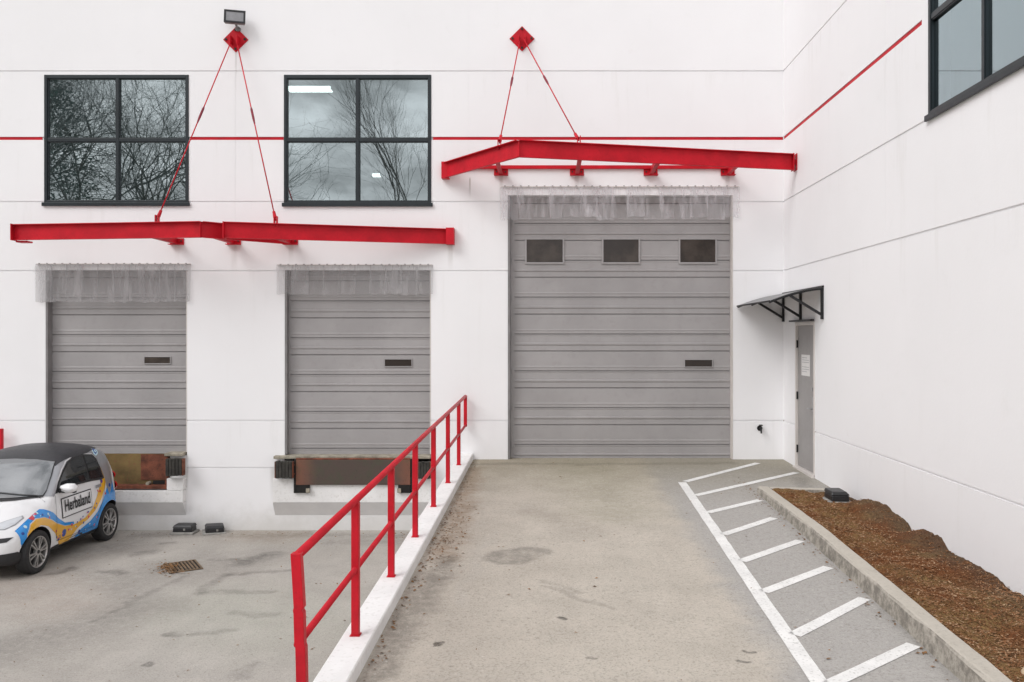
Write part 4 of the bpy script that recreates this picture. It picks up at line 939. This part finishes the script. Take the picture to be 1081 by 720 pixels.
def car():
    t = thing('parked_car', (CX, CY+1.35, 0), 'small white two seat car with blue and yellow livery parked by the left dock', 'car')
    NS, NC = 110, 44; mb = MB(); ys = [2.70*(.5-.5*math.cos(math.pi*i/NS)) for i in range(NS+1)]; rings = []
    for y_ in ys:
        zt = pc(ZT, y_); zb = pc(ZB, y_); W = pc(WP, y_); ring = []
        rr_ = .30 if y_ < .7 else .30-.14*min(1, (y_-.7)/.5); rr_ = min(rr_, (zt-zb)*.6); zm = zt-rr_
        half = []
        K1 = NC//2; 
        half.append((0, zb))
        for k in range(1, 4): half.append((W*pc(TZ, zb)*.92*k/3 if k < 3 else W*pc(TZ, zb)*.94, zb+.0))
        for k in range(1, K1+1):
            z = zb+.03 + (zm-zb-.03)*k/K1; half.append((W*pc(TZ, z), z))
        K2 = 16
        for k in range(1, K2+1):
            a = math.pi/2*k/K2; p = 2.6; c_ = math.cos(a)**(2/p) if k < K2 else 0; s_ = math.sin(a)**(2/p)
            z = zm+(zt-zm)*s_; crown = .0; half.append((W*pc(TZ, z)*c_, z))
        ring = [(x, z) for x, z in half] + [(-x, z) for x, z in half[1:-1]][::-1]
        rings.append([(CX+x, CY+y_, z) for x, z in ring])
    n_ = len(rings[0]); mb.add([p for r in rings for p in r], [(i*n_+j, i*n_+(j+1)%n_, (i+1)*n_+(j+1)%n_, (i+1)*n_+j) for i in range(NS) for j in range(n_)] + [tuple(range(n_))[::-1], tuple(NS*n_+j for j in range(n_))])
    bvh = BVHTree.FromPolygons([tuple(v) for v in mb.v], mb.f)
    # wheel cut-outs
    body = mb.build('body', [M['cwhite'], M['cblack']], t, smooth=True)
    arches = [(.46, .300, .322), (2.33, .300, .325)]
    cut = MB()
    for (wy, wz_, r) in arches:
        for s_ in (-1, 1): cut.tube((CX+s_*.50, CY+wy, wz_), (CX+s_*1.0, CY+wy, wz_), r, n=48)
    co = cut.build('cutter', M['cblack'], None)
    bm_ = bmesh.new(); bm_.from_mesh(body.data); bmesh.ops.recalc_face_normals(bm_, faces=bm_.faces); bm_.to_mesh(body.data); bm_.free()
    bm_ = bmesh.new(); bm_.from_mesh(co.data); bmesh.ops.recalc_face_normals(bm_, faces=bm_.faces); bm_.to_mesh(co.data); bm_.free()
    md_ = body.modifiers.new('b', 'BOOLEAN'); md_.operation = 'DIFFERENCE'; md_.object = co; md_.solver = 'EXACT'
    bpy.context.view_layer.update()
    dg = bpy.context.evaluated_depsgraph_get(); me = bpy.data.meshes.new_from_object(body.evaluated_get(dg)); body.modifiers.clear(); body.data = me
    bpy.data.objects.remove(co)
    bo = ORG[body.name]
    me.materials.clear(); me.materials.append(M['cwhite']); me.materials.append(M['cblack'])
    for p in me.polygons:
        c = p.center+bo; yy_ = c.y-CY; xx = abs(c.x-CX); p.use_smooth = True; p.material_index = 0
        inw = any(math.hypot(yy_-a, c.z-b) < r+.001 for a, b, r in arches)
        flat_in = abs(p.normal.x) > .99 and xx < .52
        if inw and (xx < .9) and (abs(p.normal.x) < .2 or flat_in): p.material_index = 1; p.use_smooth = False
        if c.z < .2: p.material_index = 1
    # patches laid on the bodywork
    def patch(nm, poly, mat, plane='side', off=.002, res=.03, parent=None, mats=None, inner=None):
        ax_ = {'side': (1, 2), 'front': (0, 2), 'top': (0, 1)}[plane]
        pts = [Vector((p[0], p[1], 0)) for p in poly]; tr = tessellate_polygon([pts])
        bm = bmesh.new(); vs = [bm.verts.new(p) for p in pts]
        for f in tr:
            try: bm.faces.new([vs[i] for i in f])
            except ValueError: pass
        for k in (0, 1):
            lo = min(p[k] for p in pts); hi = max(p[k] for p in pts); q = lo+res
            while q < hi:
                no_ = Vector((1,0,0)) if k == 0 else Vector((0,1,0)); co_ = Vector((q,0,0)) if k == 0 else Vector((0,q,0))
                bmesh.ops.bisect_plane(bm, geom=bm.verts[:]+bm.edges[:]+bm.faces[:], plane_co=co_, plane_no=no_, dist=1e-5); q += res
        out = MB(); ok = []
        for v in bm.verts:
            a, b = v.co.x, v.co.y
            if plane == 'side':
                if a < .75: b = min(b, pc(ZT, a)-.14)
                for (wy, wz_, r) in arches:
                    d = math.hypot(a-wy, b-wz_)
                    if d < r+.002: a, b = wy+(a-wy)/max(d,1e-4)*(r+.002), wz_+(b-wz_)/max(d,1e-4)*(r+.002)
                o3 = Vector((CX+2, CY+a, b)); dr = Vector((-1,0,0))
            elif plane == 'front': o3 = Vector((CX+a, CY-2, b)); dr = Vector((0,1,0))
            else: o3 = Vector((CX+a, CY+b, 3)); dr = Vector((0,0,-1))
            h = bvh.ray_cast(o3, dr)
            if h[0] is None: ok.append(None); continue
            nrm = h[1]; 
            if nrm.dot(dr) > 0: nrm = -nrm
            ok.append(h[0]+nrm*off)
        bm.verts.index_update(); fs = []; idx = {}
        for f in bm.faces:
            ii = [v.index for v in f.verts]
            if any(ok[i] is None for i in ii): continue
            r_ = []
            for i in ii:
                if i not in idx: idx[i] = len(out.v); out.v.append(ok[i])
                r_.append(idx[i])
            out.f.append(tuple(r_)); out.mi.append(0)
        bm.free()
        return out.build(nm, mat, parent or t, smooth=True)
    def zp(zx, zy, xin=6.87):        # a point traced on the 4.233x enlargement -> side elevation (y, z)
        px = zx/4.233; py = 450+zy/4.233; z = .6
        for _ in range(8):
            a, b = 0.0, 2.69
            for _k in range(30):
                m_ = (a+b)/2; xx = CX+pc(WP, m_)*pc(TZ, z)
                if 578+xx*899/(CAMD+CY+m_) < px: a = m_
                else: b = m_
            s_ = 899/(CAMD+CY+m_); z = EYE-(py-355)/s_
        return (max(m_, .125), z)
    poly = lambda pts, xin=6.87: [zp(a, b, xin) for a, b in pts]
    def circ(c, r, n=18): return [(c[0]+r*math.cos(2*math.pi*i/n), c[1]+r*math.sin(2*math.pi*i/n)) for i in range(n)]
    # black roof
    rp_ = [(-.585,1.17),(-.30,1.165),(0,1.165),(.30,1.165),(.585,1.17),(.61,1.30),(.632,1.55),(.637,1.9),(.62,2.15),(.56,2.33),(0,2.38),(-.56,2.33),(-.62,2.15),(-.637,1.9),(-.632,1.55),(-.61,1.30)]
    patch('roof_panel', rp_, M['croof'], 'top', .006, .03)
    ws = [(-.63,.985),(-.35,.972),(0,.968),(.35,.972),(.63,.985),(.635,1.05),(.60,1.22),(.545,1.385),(.30,1.418),(0,1.428),(-.30,1.418),(-.545,1.385),(-.60,1.22),(-.635,1.05)]
    patch('windshield_surround', [(x*1.015, z+(.010 if z > 1.2 else -.022)) for x, z in ws], M['cblack'], 'front', .010, .025)
    patch('windshield', ws, M['wind'], 'front', .016, .025)
    # silver safety cell band (side view)
    cell = [(.70,.99),(.80,1.10),(.95,1.25),(1.13,1.395),(1.32,1.475),(1.55,1.505),(1.9,1.508),(2.15,1.485),(2.30,1.435),(2.38,1.33),(2.46,1.10),(2.44,.93),(2.36,.80),(2.30,.72),(2.24,.86),(2.215,1.0),
            (2.17,1.16),(2.10,1.33),(2.02,1.405),(1.75,1.44),(1.5,1.428),(1.33,1.385),(1.18,1.29),(1.02,1.14),(.92,1.0),(.88,.955)]
    patch('safety_cell', cell, M['csilver'], 'side', .004, .02)
    sw = [(.905,.985),(1.03,1.13),(1.19,1.275),(1.34,1.37),(1.5,1.413),(1.75,1.425),(2.01,1.39),(2.09,1.32),(2.16,1.15),(2.20,.995),(2.10,.985),(1.85,1.005),(1.5,1.015),(1.15,1.005)]
    patch('window_surround', sw, M['cblack'], 'side', .009, .02)
    sg = [(.965,1.02),(1.06,1.13),(1.21,1.262),(1.36,1.352),(1.5,1.39),(1.72,1.398),(1.77,1.22),(1.79,1.035),(1.5,1.045),(1.15,1.037)]
    patch('side_window', sg, M['cglass'], 'side', .014, .025)
    patch('quarter_window', [(1.83,1.035),(1.81,1.22),(1.78,1.397),(1.99,1.368),(2.06,1.30),(2.12,1.16),(2.155,1.02)], M['cglass'], 'side', .014, .025)
    # livery
    blue1 = poly([(112,578),(92,525),(83,460),(92,410),(120,382),(160,370),(205,371),(238,386),(262,412),(290,430),(330,425),(330,438),(290,443),(255,432),(232,416),(200,406),(165,412),(140,437),(122,480),(112,530)])
    patch('livery_band', blue1, M['cblue'], 'side', .003, .03)
    yel = poly([(117,582),(114,535),(124,482),(142,440),(167,415),(200,408),(231,420),(254,435),(290,446),(335,436),(380,408),(412,368),(432,315),(446,262),(452,205),(440,140),(462,150),(474,205),(470,262),(452,325),(428,372),(392,415),(352,448),(325,482),(300,516),(262,528),(246,478),(215,446),(182,441),(150,468),(130,520)])
    patch('livery_band', yel, M['cyellow'], 'side', .0035, .03)
    bl2 = poly([(318,512),(336,490),(362,457),(402,424),(436,381),(460,330),(478,265),(482,205),(470,150),(488,190),(500,240),(508,285),(532,318),(545,352),(500,345),(465,375),(445,430),(437,452),(380,478)])
    patch('livery_band', bl2, M['cblue'], 'side', .003, .03)
    for (cx_, cy_, r, m_) in ((285, 476, .055, 'cdeep'), (155, 405, .045, 'cred'), (89, 408, .035, 'cpink'), (122, 450, .02, 'clight'), (215, 392, .018, 'clight'), (260, 505, .022, 'cdeep'), (320, 440, .022, 'cred'),
                              (352, 470, .03, 'cdeep'), (452, 245, .03, 'cdeep'), (446, 290, .02, 'cred'), (395, 404, .022, 'cred'), (250, 468, .018, 'cred'), (372, 430, .018, 'cdeep'), (488, 262, .03, 'cdeep'), (470, 300, .018, 'cred'),
                              (180, 388, .015, 'clight'), (105, 480, .018, 'cdeep'), (420, 440, .02, 'cpink'), (430, 345, .015, 'cdeep'), (110, 430, .02, 'cred'), (345, 428, .014, 'cdeep'), (305, 462, .016, 'cred')):
        patch('livery_spot', circ(zp(cx_, cy_), r, 14), M[m_], 'side', .005, .03)
    rs = random.Random(4)
    for (xa, ya, xb, yb, n__) in ((250, 500, 330, 455, 9), (330, 455, 425, 350, 12), (440, 300, 458, 180, 7), (130, 395, 230, 400, 8), (330, 495, 450, 400, 9)):
        for k in range(n__):
            q = rs.random(); patch('livery_spot', circ(zp(xa+(xb-xa)*q+rs.uniform(-7,7), ya+(yb-ya)*q+rs.uniform(-9,9)), rs.uniform(.007, .016), 8), M[rs.choice(['cdeep', 'cred', 'cpink', 'clight', 'cdeep'])], 'side', .006, .03)
    c0 = zp(424, 112); patch('livery_ring', circ(c0, .065), M['clight'], 'side', .005, .03); patch('livery_ring', circ(c0, .040), M['cdeep'], 'side', .0065, .03); patch('livery_ring', circ(c0, .020), M['clight'], 'side', .008, .02)
    # name board
    P0, P1, P2, P3 = (1.02,.612),(1.81,.620),(1.81,.902),(1.02,.897)
    nbd = patch('name_board', [P0, P1, P2, P3], M['ctext'], 'side', .006, .05)
    patch('board_face', [(1.036,.628),(1.794,.636),(1.794,.886),(1.036,.881)], M['cwhite'], 'side', .009, .05, parent=nbd)
    cu = bpy.data.curves.new('txt', 'FONT'); cu.body = 'Herbaland'; cu.size = .205; cu.offset = .0045; cu.align_x = 'CENTER'; cu.align_y = 'CENTER'
    to = bpy.data.objects.new('txt', cu); COL.objects.link(to); bpy.context.view_layer.update()
    tm = bpy.data.meshes.new_from_object(to.evaluated_get(bpy.context.evaluated_depsgraph_get())); bpy.data.objects.remove(to)
    wd = max(v.co.x for v in tm.vertices)-min(v.co.x for v in tm.vertices); k = .665/wd
    o_ = MB()
    for v in tm.vertices:
        h = bvh.ray_cast(Vector((CX+2, CY+1.415+v.co.x*k, .772+v.co.y*1.12)), Vector((-1,0,0))); o_.v.append(h[0]+Vector((.020,0,0)))
    for p in tm.polygons: o_.f.append(tuple(p.vertices)); o_.mi.append(0)
    o_.build('lettering', M['ctext'], nbd)
    # door seams, handle, sill, bumper, grille, lamps
    def seam(pts, w=.006, nm='door_seam', mat='cblack', off=.0075):
        L = []; Rr = []
        for i, p in enumerate(pts):
            a = Vector(pts[max(0, i-1)]); b = Vector(pts[min(len(pts)-1, i+1)]); d = (b-a).normalized(); n_ = Vector((-d.y, d.x))*w/2; q = Vector(p); L.append(tuple(q+n_)); Rr.append(tuple(q-n_))
        for i in range(len(pts)-1): 
            pass
        patch(nm, L+Rr[::-1], M[mat], 'side', off, .06)
    seam([(.90,.965),(.885,.80),(.875,.60),(.88,.42),(.90,.33)]); seam([(2.215,.98),(2.17,.82),(2.09,.66),(2.00,.52),(1.93,.40),(1.90,.33)])
    seam([(.90,.33),(1.4,.322),(1.90,.33)])
    patch('sill_trim', [(.77,.20),(2.03,.20),(2.02,.305),(1.4,.30),(.79,.262)], M['cblack'], 'side', .004, .05)
    patch('door_handle', [(1.93,.88),(2.08,.885),(2.09,.93),(1.94,.925)], M['csilver'], 'side', .014, .05)
    fb = [(-.70,.20),(.70,.20),(.74,.30),(.69,.375),(.50,.36),(.30,.31),(-.30,.31),(-.50,.36),(-.69,.375),(-.74,.30)]
    patch('front_bumper', fb, M['cblack'], 'front', .010, .025)
    patch('grille', [(-.30,.47),(.30,.47),(.36,.60),(-.36,.60)], M['cblack'], 'front', .005, .04)
    for s_ in (-1, 1):
        patch('fog_recess', [(s_*.46,.50),(s_*.60,.515),(s_*.66,.57),(s_*.50,.565)], M['cblack'], 'front', .006, .04)
        hl = patch('headlight', [(s_*a, b) for a, b in ((.40,.665),(.55,.665),(.63,.71),(.655,.77),(.62,.80),(.50,.765),(.40,.725))], M['csilver'], 'front', .004, .03)
        patch('lamp_lens', [(s_*a, b) for a, b in ((.41,.672),(.545,.672),(.62,.715),(.643,.768),(.615,.792),(.505,.758),(.41,.72))], M['clamp'], 'front', .009, .03, parent=hl)
    # tail lamps, dots behind the rear wheel
    for (zz_, r) in ((.99, .06), (.82, .065)):
        tlp = MB(); h = bvh.ray_cast(Vector((CX+.675, CY+4, zz_)), Vector((0,-1,0)))
        c = h[0]; tlp.lathe(c-Vector((0,.03,0)), (.25,1,.1), [(0,.055),(r*.7,.05),(r,.03),(r,0)], 16); tlp.build('tail_light', M['cred_lamp'], t, smooth=True)
    # mirror
    for s_ in (-1, 1):
        mb = MB(); blob(mb, (CX+s_*.875, CY+1.02, 1.05), .125, .085, .066, 0, 12, 18); mr = mb.build('door_mirror', M['cwhite'], t, smooth=True)
        mb = MB(); mb.bar((CX+s_*.70, CY+1.03, .99), (CX+s_*.83, CY+1.03, 1.01), .05, .03); mb.box(CX+s_*.865-.09, CX+s_*.865+.09, CY+.985, CY+1.06, .982, .996); mb.build('mirror_arm', M['cblack'], mr, bevel=.006)
    # wipers
    for x0_, x1_ in ((.05, .58), (-.5, .02)):
        pts = []
        for k in range(7):
            x = x0_+(x1_-x0_)*k/6; zq = .985+.05*(1-k/6)
            h = bvh.ray_cast(Vector((CX+x, CY-2, zq)), Vector((0,1,0))); pts.append(h[0]+Vector((0,-.022,.01)))
        mb = MB(); mb.path(pts, .009, 6); mb.build('wiper', M['cblack'], t)
    # wheels
    for (wy, wz_, r) in arches:
        for s_ in (-1, 1):
            c = Vector((CX+s_*.770, CY+wy, .288)); A = Vector((s_, 0, 0)); r0 = .288
            mb = MB(); mb.lathe(c, A, [(.19,-.17),(.26,-.175),(.280,-.165),(r0,-.14),(r0,-.03),(.281,-.008),(.262,.0),(.235,.003),(.212,-.004),(.203,-.012),(.19,-.03)], 56)
            w = mb.build('wheel', M['tyre'], t, smooth=True)
            mb = MB(); mb.lathe(c, A, [(.205,-.018),(.209,-.002),(.200,-.002),(.190,-.014),(.185,-.05),(.18,-.15)], 48)
            for k in range(6):
                a = 2*math.pi*k/6+.2
                for da in (-.17, .17):
                    u = Vector((0, math.cos(a+da), math.sin(a+da))); u2 = Vector((0, math.cos(a+da*.9), math.sin(a+da*.9)))
                    mb.bar(c+A*-.012+u*.045, c+A*-.012+u2*.194, .019, .022, up=A)
            mb.tube(c+A*-.045, c+A*-.004, .055, .045, 20)
            mb.build('rim', M['rim'], w)
            mb = MB(); mb.lathe(c, A, [(0,-.055),(.125,-.055),(.15,-.07),(.182,-.10)], 32); mb.build('brake_disc', M['cblack'], w)
            mb = MB(); mb.tube(c+A*-.0035, c+A*.002, .026, .024, 16); mb.build('hub_cap', M['cblack'], w)
    # under body shade block so no light comes under the floor
    return t
car()

# ------------------------------------------------------------------ bare trees across the yard, seen mirrored in the windows
def tree(x, y_, H, seed, lab, spread=.45, depth=7, r0=.2, dens=3, z0=0, lean=0, bark='bark'):
    rr = random.Random(seed); tr = MB(); cr = MB()
    def grow(p, d, L, r, lv, tgt):
        n_ = 3; q = p
        for k in range(n_):
            d2 = (d + Vector((rr.gauss(0,.10), rr.gauss(0,.10), rr.gauss(.03,.06)))*(1 if lv else .35)).normalized()
            q2 = q + d2*L/n_; r1 = r*(1-.10*(k+1)); tgt.tube(q, q2, r*(1-.10*k), r1, 6 if lv < 2 else 4 if lv < 4 else 3, cap=False); q = q2; d = d2
            if lv and lv < depth-1 and rr.random() < .55:
                s_ = Vector((rr.gauss(0,1), rr.gauss(0,1), rr.gauss(.2,.5))).normalized(); grow(q, (d+s_*.8).normalized(), L*.55, r1*.45, lv+2, cr)
        if lv >= depth: return
        for k in range(dens if lv < 3 else 2):
            s_ = Vector((rr.gauss(0,1), rr.gauss(0,1), rr.gauss(0,.5))); s_ = (s_ - d*s_.dot(d)).normalized()
            grow(q, (d + s_*rr.uniform(spread*.6, spread*1.5)).normalized(), L*rr.uniform(.68, .88), r*.9*rr.uniform(.6, .75), lv+1, cr)
    grow(Vector((x, y_, z0)), Vector((lean, 0, 1)).normalized(), H*.24, r0, 0, tr)
    t = thing('bare_tree', (x, y_, z0), lab, 'tree', 'bare trees opposite the warehouse')
    tr.build('trunk', M[bark], t); cr.build('crown', M[bark], t)
    return t
tree(-6.3, -27, 18.5, 11, 'tall bare tree mirrored in the window above the middle dock', .24, 8, .12, 2, bark='bark_far')
tree(-10.8, -29, 9.0, 23, 'shorter bare tree left of the tall one, mirrored low in the middle window', .4, 4, .06, 3)
tree(-21.5, -24, 19, 5, 'spreading bare tree whose branches fill the mirrored view in the left window', .62, 8, .15, 4)
tree(-24.5, -21, 19, 31, 'bare tree farthest along the yard, mirrored at the left edge of the window', .7, 8, .15, 4)
tree(-18.6, -30, 18, 47, 'leaning bare tree behind the spreading one, mirrored in the left window', .6, 7, .13, 3)

def evergreen(x, y_, H, Rr, seed, lab):
    rr = random.Random(seed); t = thing('evergreen_tree', (x, y_, 0), lab, 'tree'); tr = MB(); tr.tube((x, y_, 0), (x, y_, H*.95), .25, .04, 8); tr.build('trunk', M['bark'], t)
    cr = MB()
    for k in range(420):
        h = rr.uniform(.12, 1)**.8; rad = Rr*(1-h*.75)*math.sqrt(rr.random()); a = rr.uniform(0, 6.28); c = Vector((x+rad*math.cos(a), y_+rad*math.sin(a), H*h))
        for q in range(26):
            p = c+Vector((rr.gauss(0,.35), rr.gauss(0,.35), rr.gauss(0,.22))); d = Vector((rr.gauss(0,1), rr.gauss(0,1), rr.gauss(0,.5))).normalized()*rr.uniform(.06, .16); n_ = d.cross(Vector((rr.gauss(0,1), rr.gauss(0,1), rr.gauss(0,1)))).normalized()*.045
            cr.add([p-d, p-n_, p+d, p+n_], [(0,1,2,3)])
    cr.build('crown', M['needle'], t); return t
M['needle'] = simple('evergreen_leaf', (.07, .125, .11), .7, 0, .4, 1.5, 0)
evergreen(-27.5, -32, 18.5, 5.2, 3, 'blue green evergreen tree mirrored behind bare branches in the left window')

# ------------------------------------------------------------------ world, sun, camera
w = bpy.data.worlds.new('World'); S.world = w; w.use_nodes = True; nt = w.node_tree
bg = nt.nodes['Background']; sky = nn(nt, 'ShaderNodeTexSky'); sky.sky_type = 'NISHITA'; sky.sun_disc = False
SE, SA = math.radians(42), math.radians(230)
sky.sun_elevation = SE; sky.sun_rotation = SA; sky.dust_density = 6; sky.air_density = 1.3; sky.ozone_density = 1
hs = nn(nt, 'ShaderNodeHueSaturation'); hs.inputs['Saturation'].default_value = .10; lk(nt, sky.outputs[0], hs.inputs['Color'])
tc = nn(nt, 'ShaderNodeTexCoord'); n1 = noise_(nt, tc.outputs['Generated'], 3.2, 7, .6, scl=(1, 1, 2.2))
sep = nn(nt, 'ShaderNodeSeparateXYZ'); lk(nt, tc.outputs['Generated'], sep.inputs[0])
# even out the clear-sky gradient into an overcast one: brighter and greyer aloft
ov = mapr(nt, sep.outputs[2], -.05, .75, 8.3, 9.3)
cmb = nn(nt, 'ShaderNodeCombineColor'); lk(nt, ov, cmb.inputs[0]); lk(nt, math_(nt, 'MULTIPLY', ov, 1.0), cmb.inputs[1]); lk(nt, math_(nt, 'MULTIPLY', ov, 1.025), cmb.inputs[2])
c = mix(nt, .75, hs.outputs[0], cmb.outputs[0])
cl_ = nn(nt, 'ShaderNodeVectorMath', operation='SCALE'); lk(nt, c, cl_.inputs[0]); lk(nt, mapr(nt, n1, .38, .64, .50, 1.40), cl_.inputs['Scale'])
lk(nt, cl_.outputs[0], bg.inputs[0]); bg.inputs[1].default_value = .143
sd = bpy.data.lights.new('sun', 'SUN'); sd.energy = 1.2; sd.angle = math.radians(28); sd.color = (1, .985, .98)
so = bpy.data.objects.new('sun', sd); COL.objects.link(so)
dirv = Vector((math.sin(SA)*math.cos(SE), math.cos(SA)*math.cos(SE), math.sin(SE)))
so.rotation_euler = dirv.to_track_quat('Z', 'Y').to_euler(); so.location = (0, -10, 12)
cd = bpy.data.cameras.new('camera'); cam = bpy.data.objects.new('camera', cd); COL.objects.link(cam)
cam.location = (0, -CAMD, EYE); cam.rotation_euler = (math.pi/2, 0, 0)
cd.sensor_width = 36; cd.lens = 36*899/1081; cd.shift_x = -(578-540.5)/1081; cd.shift_y = -5/1081; cd.clip_end = 1000; cd.clip_start = .05
S.camera = cam
S.view_settings.view_transform = 'Standard'; S.view_settings.look = 'None'; S.view_settings.exposure = 0
S.cycles.max_bounces = 8; S.cycles.transparent_max_bounces = 16
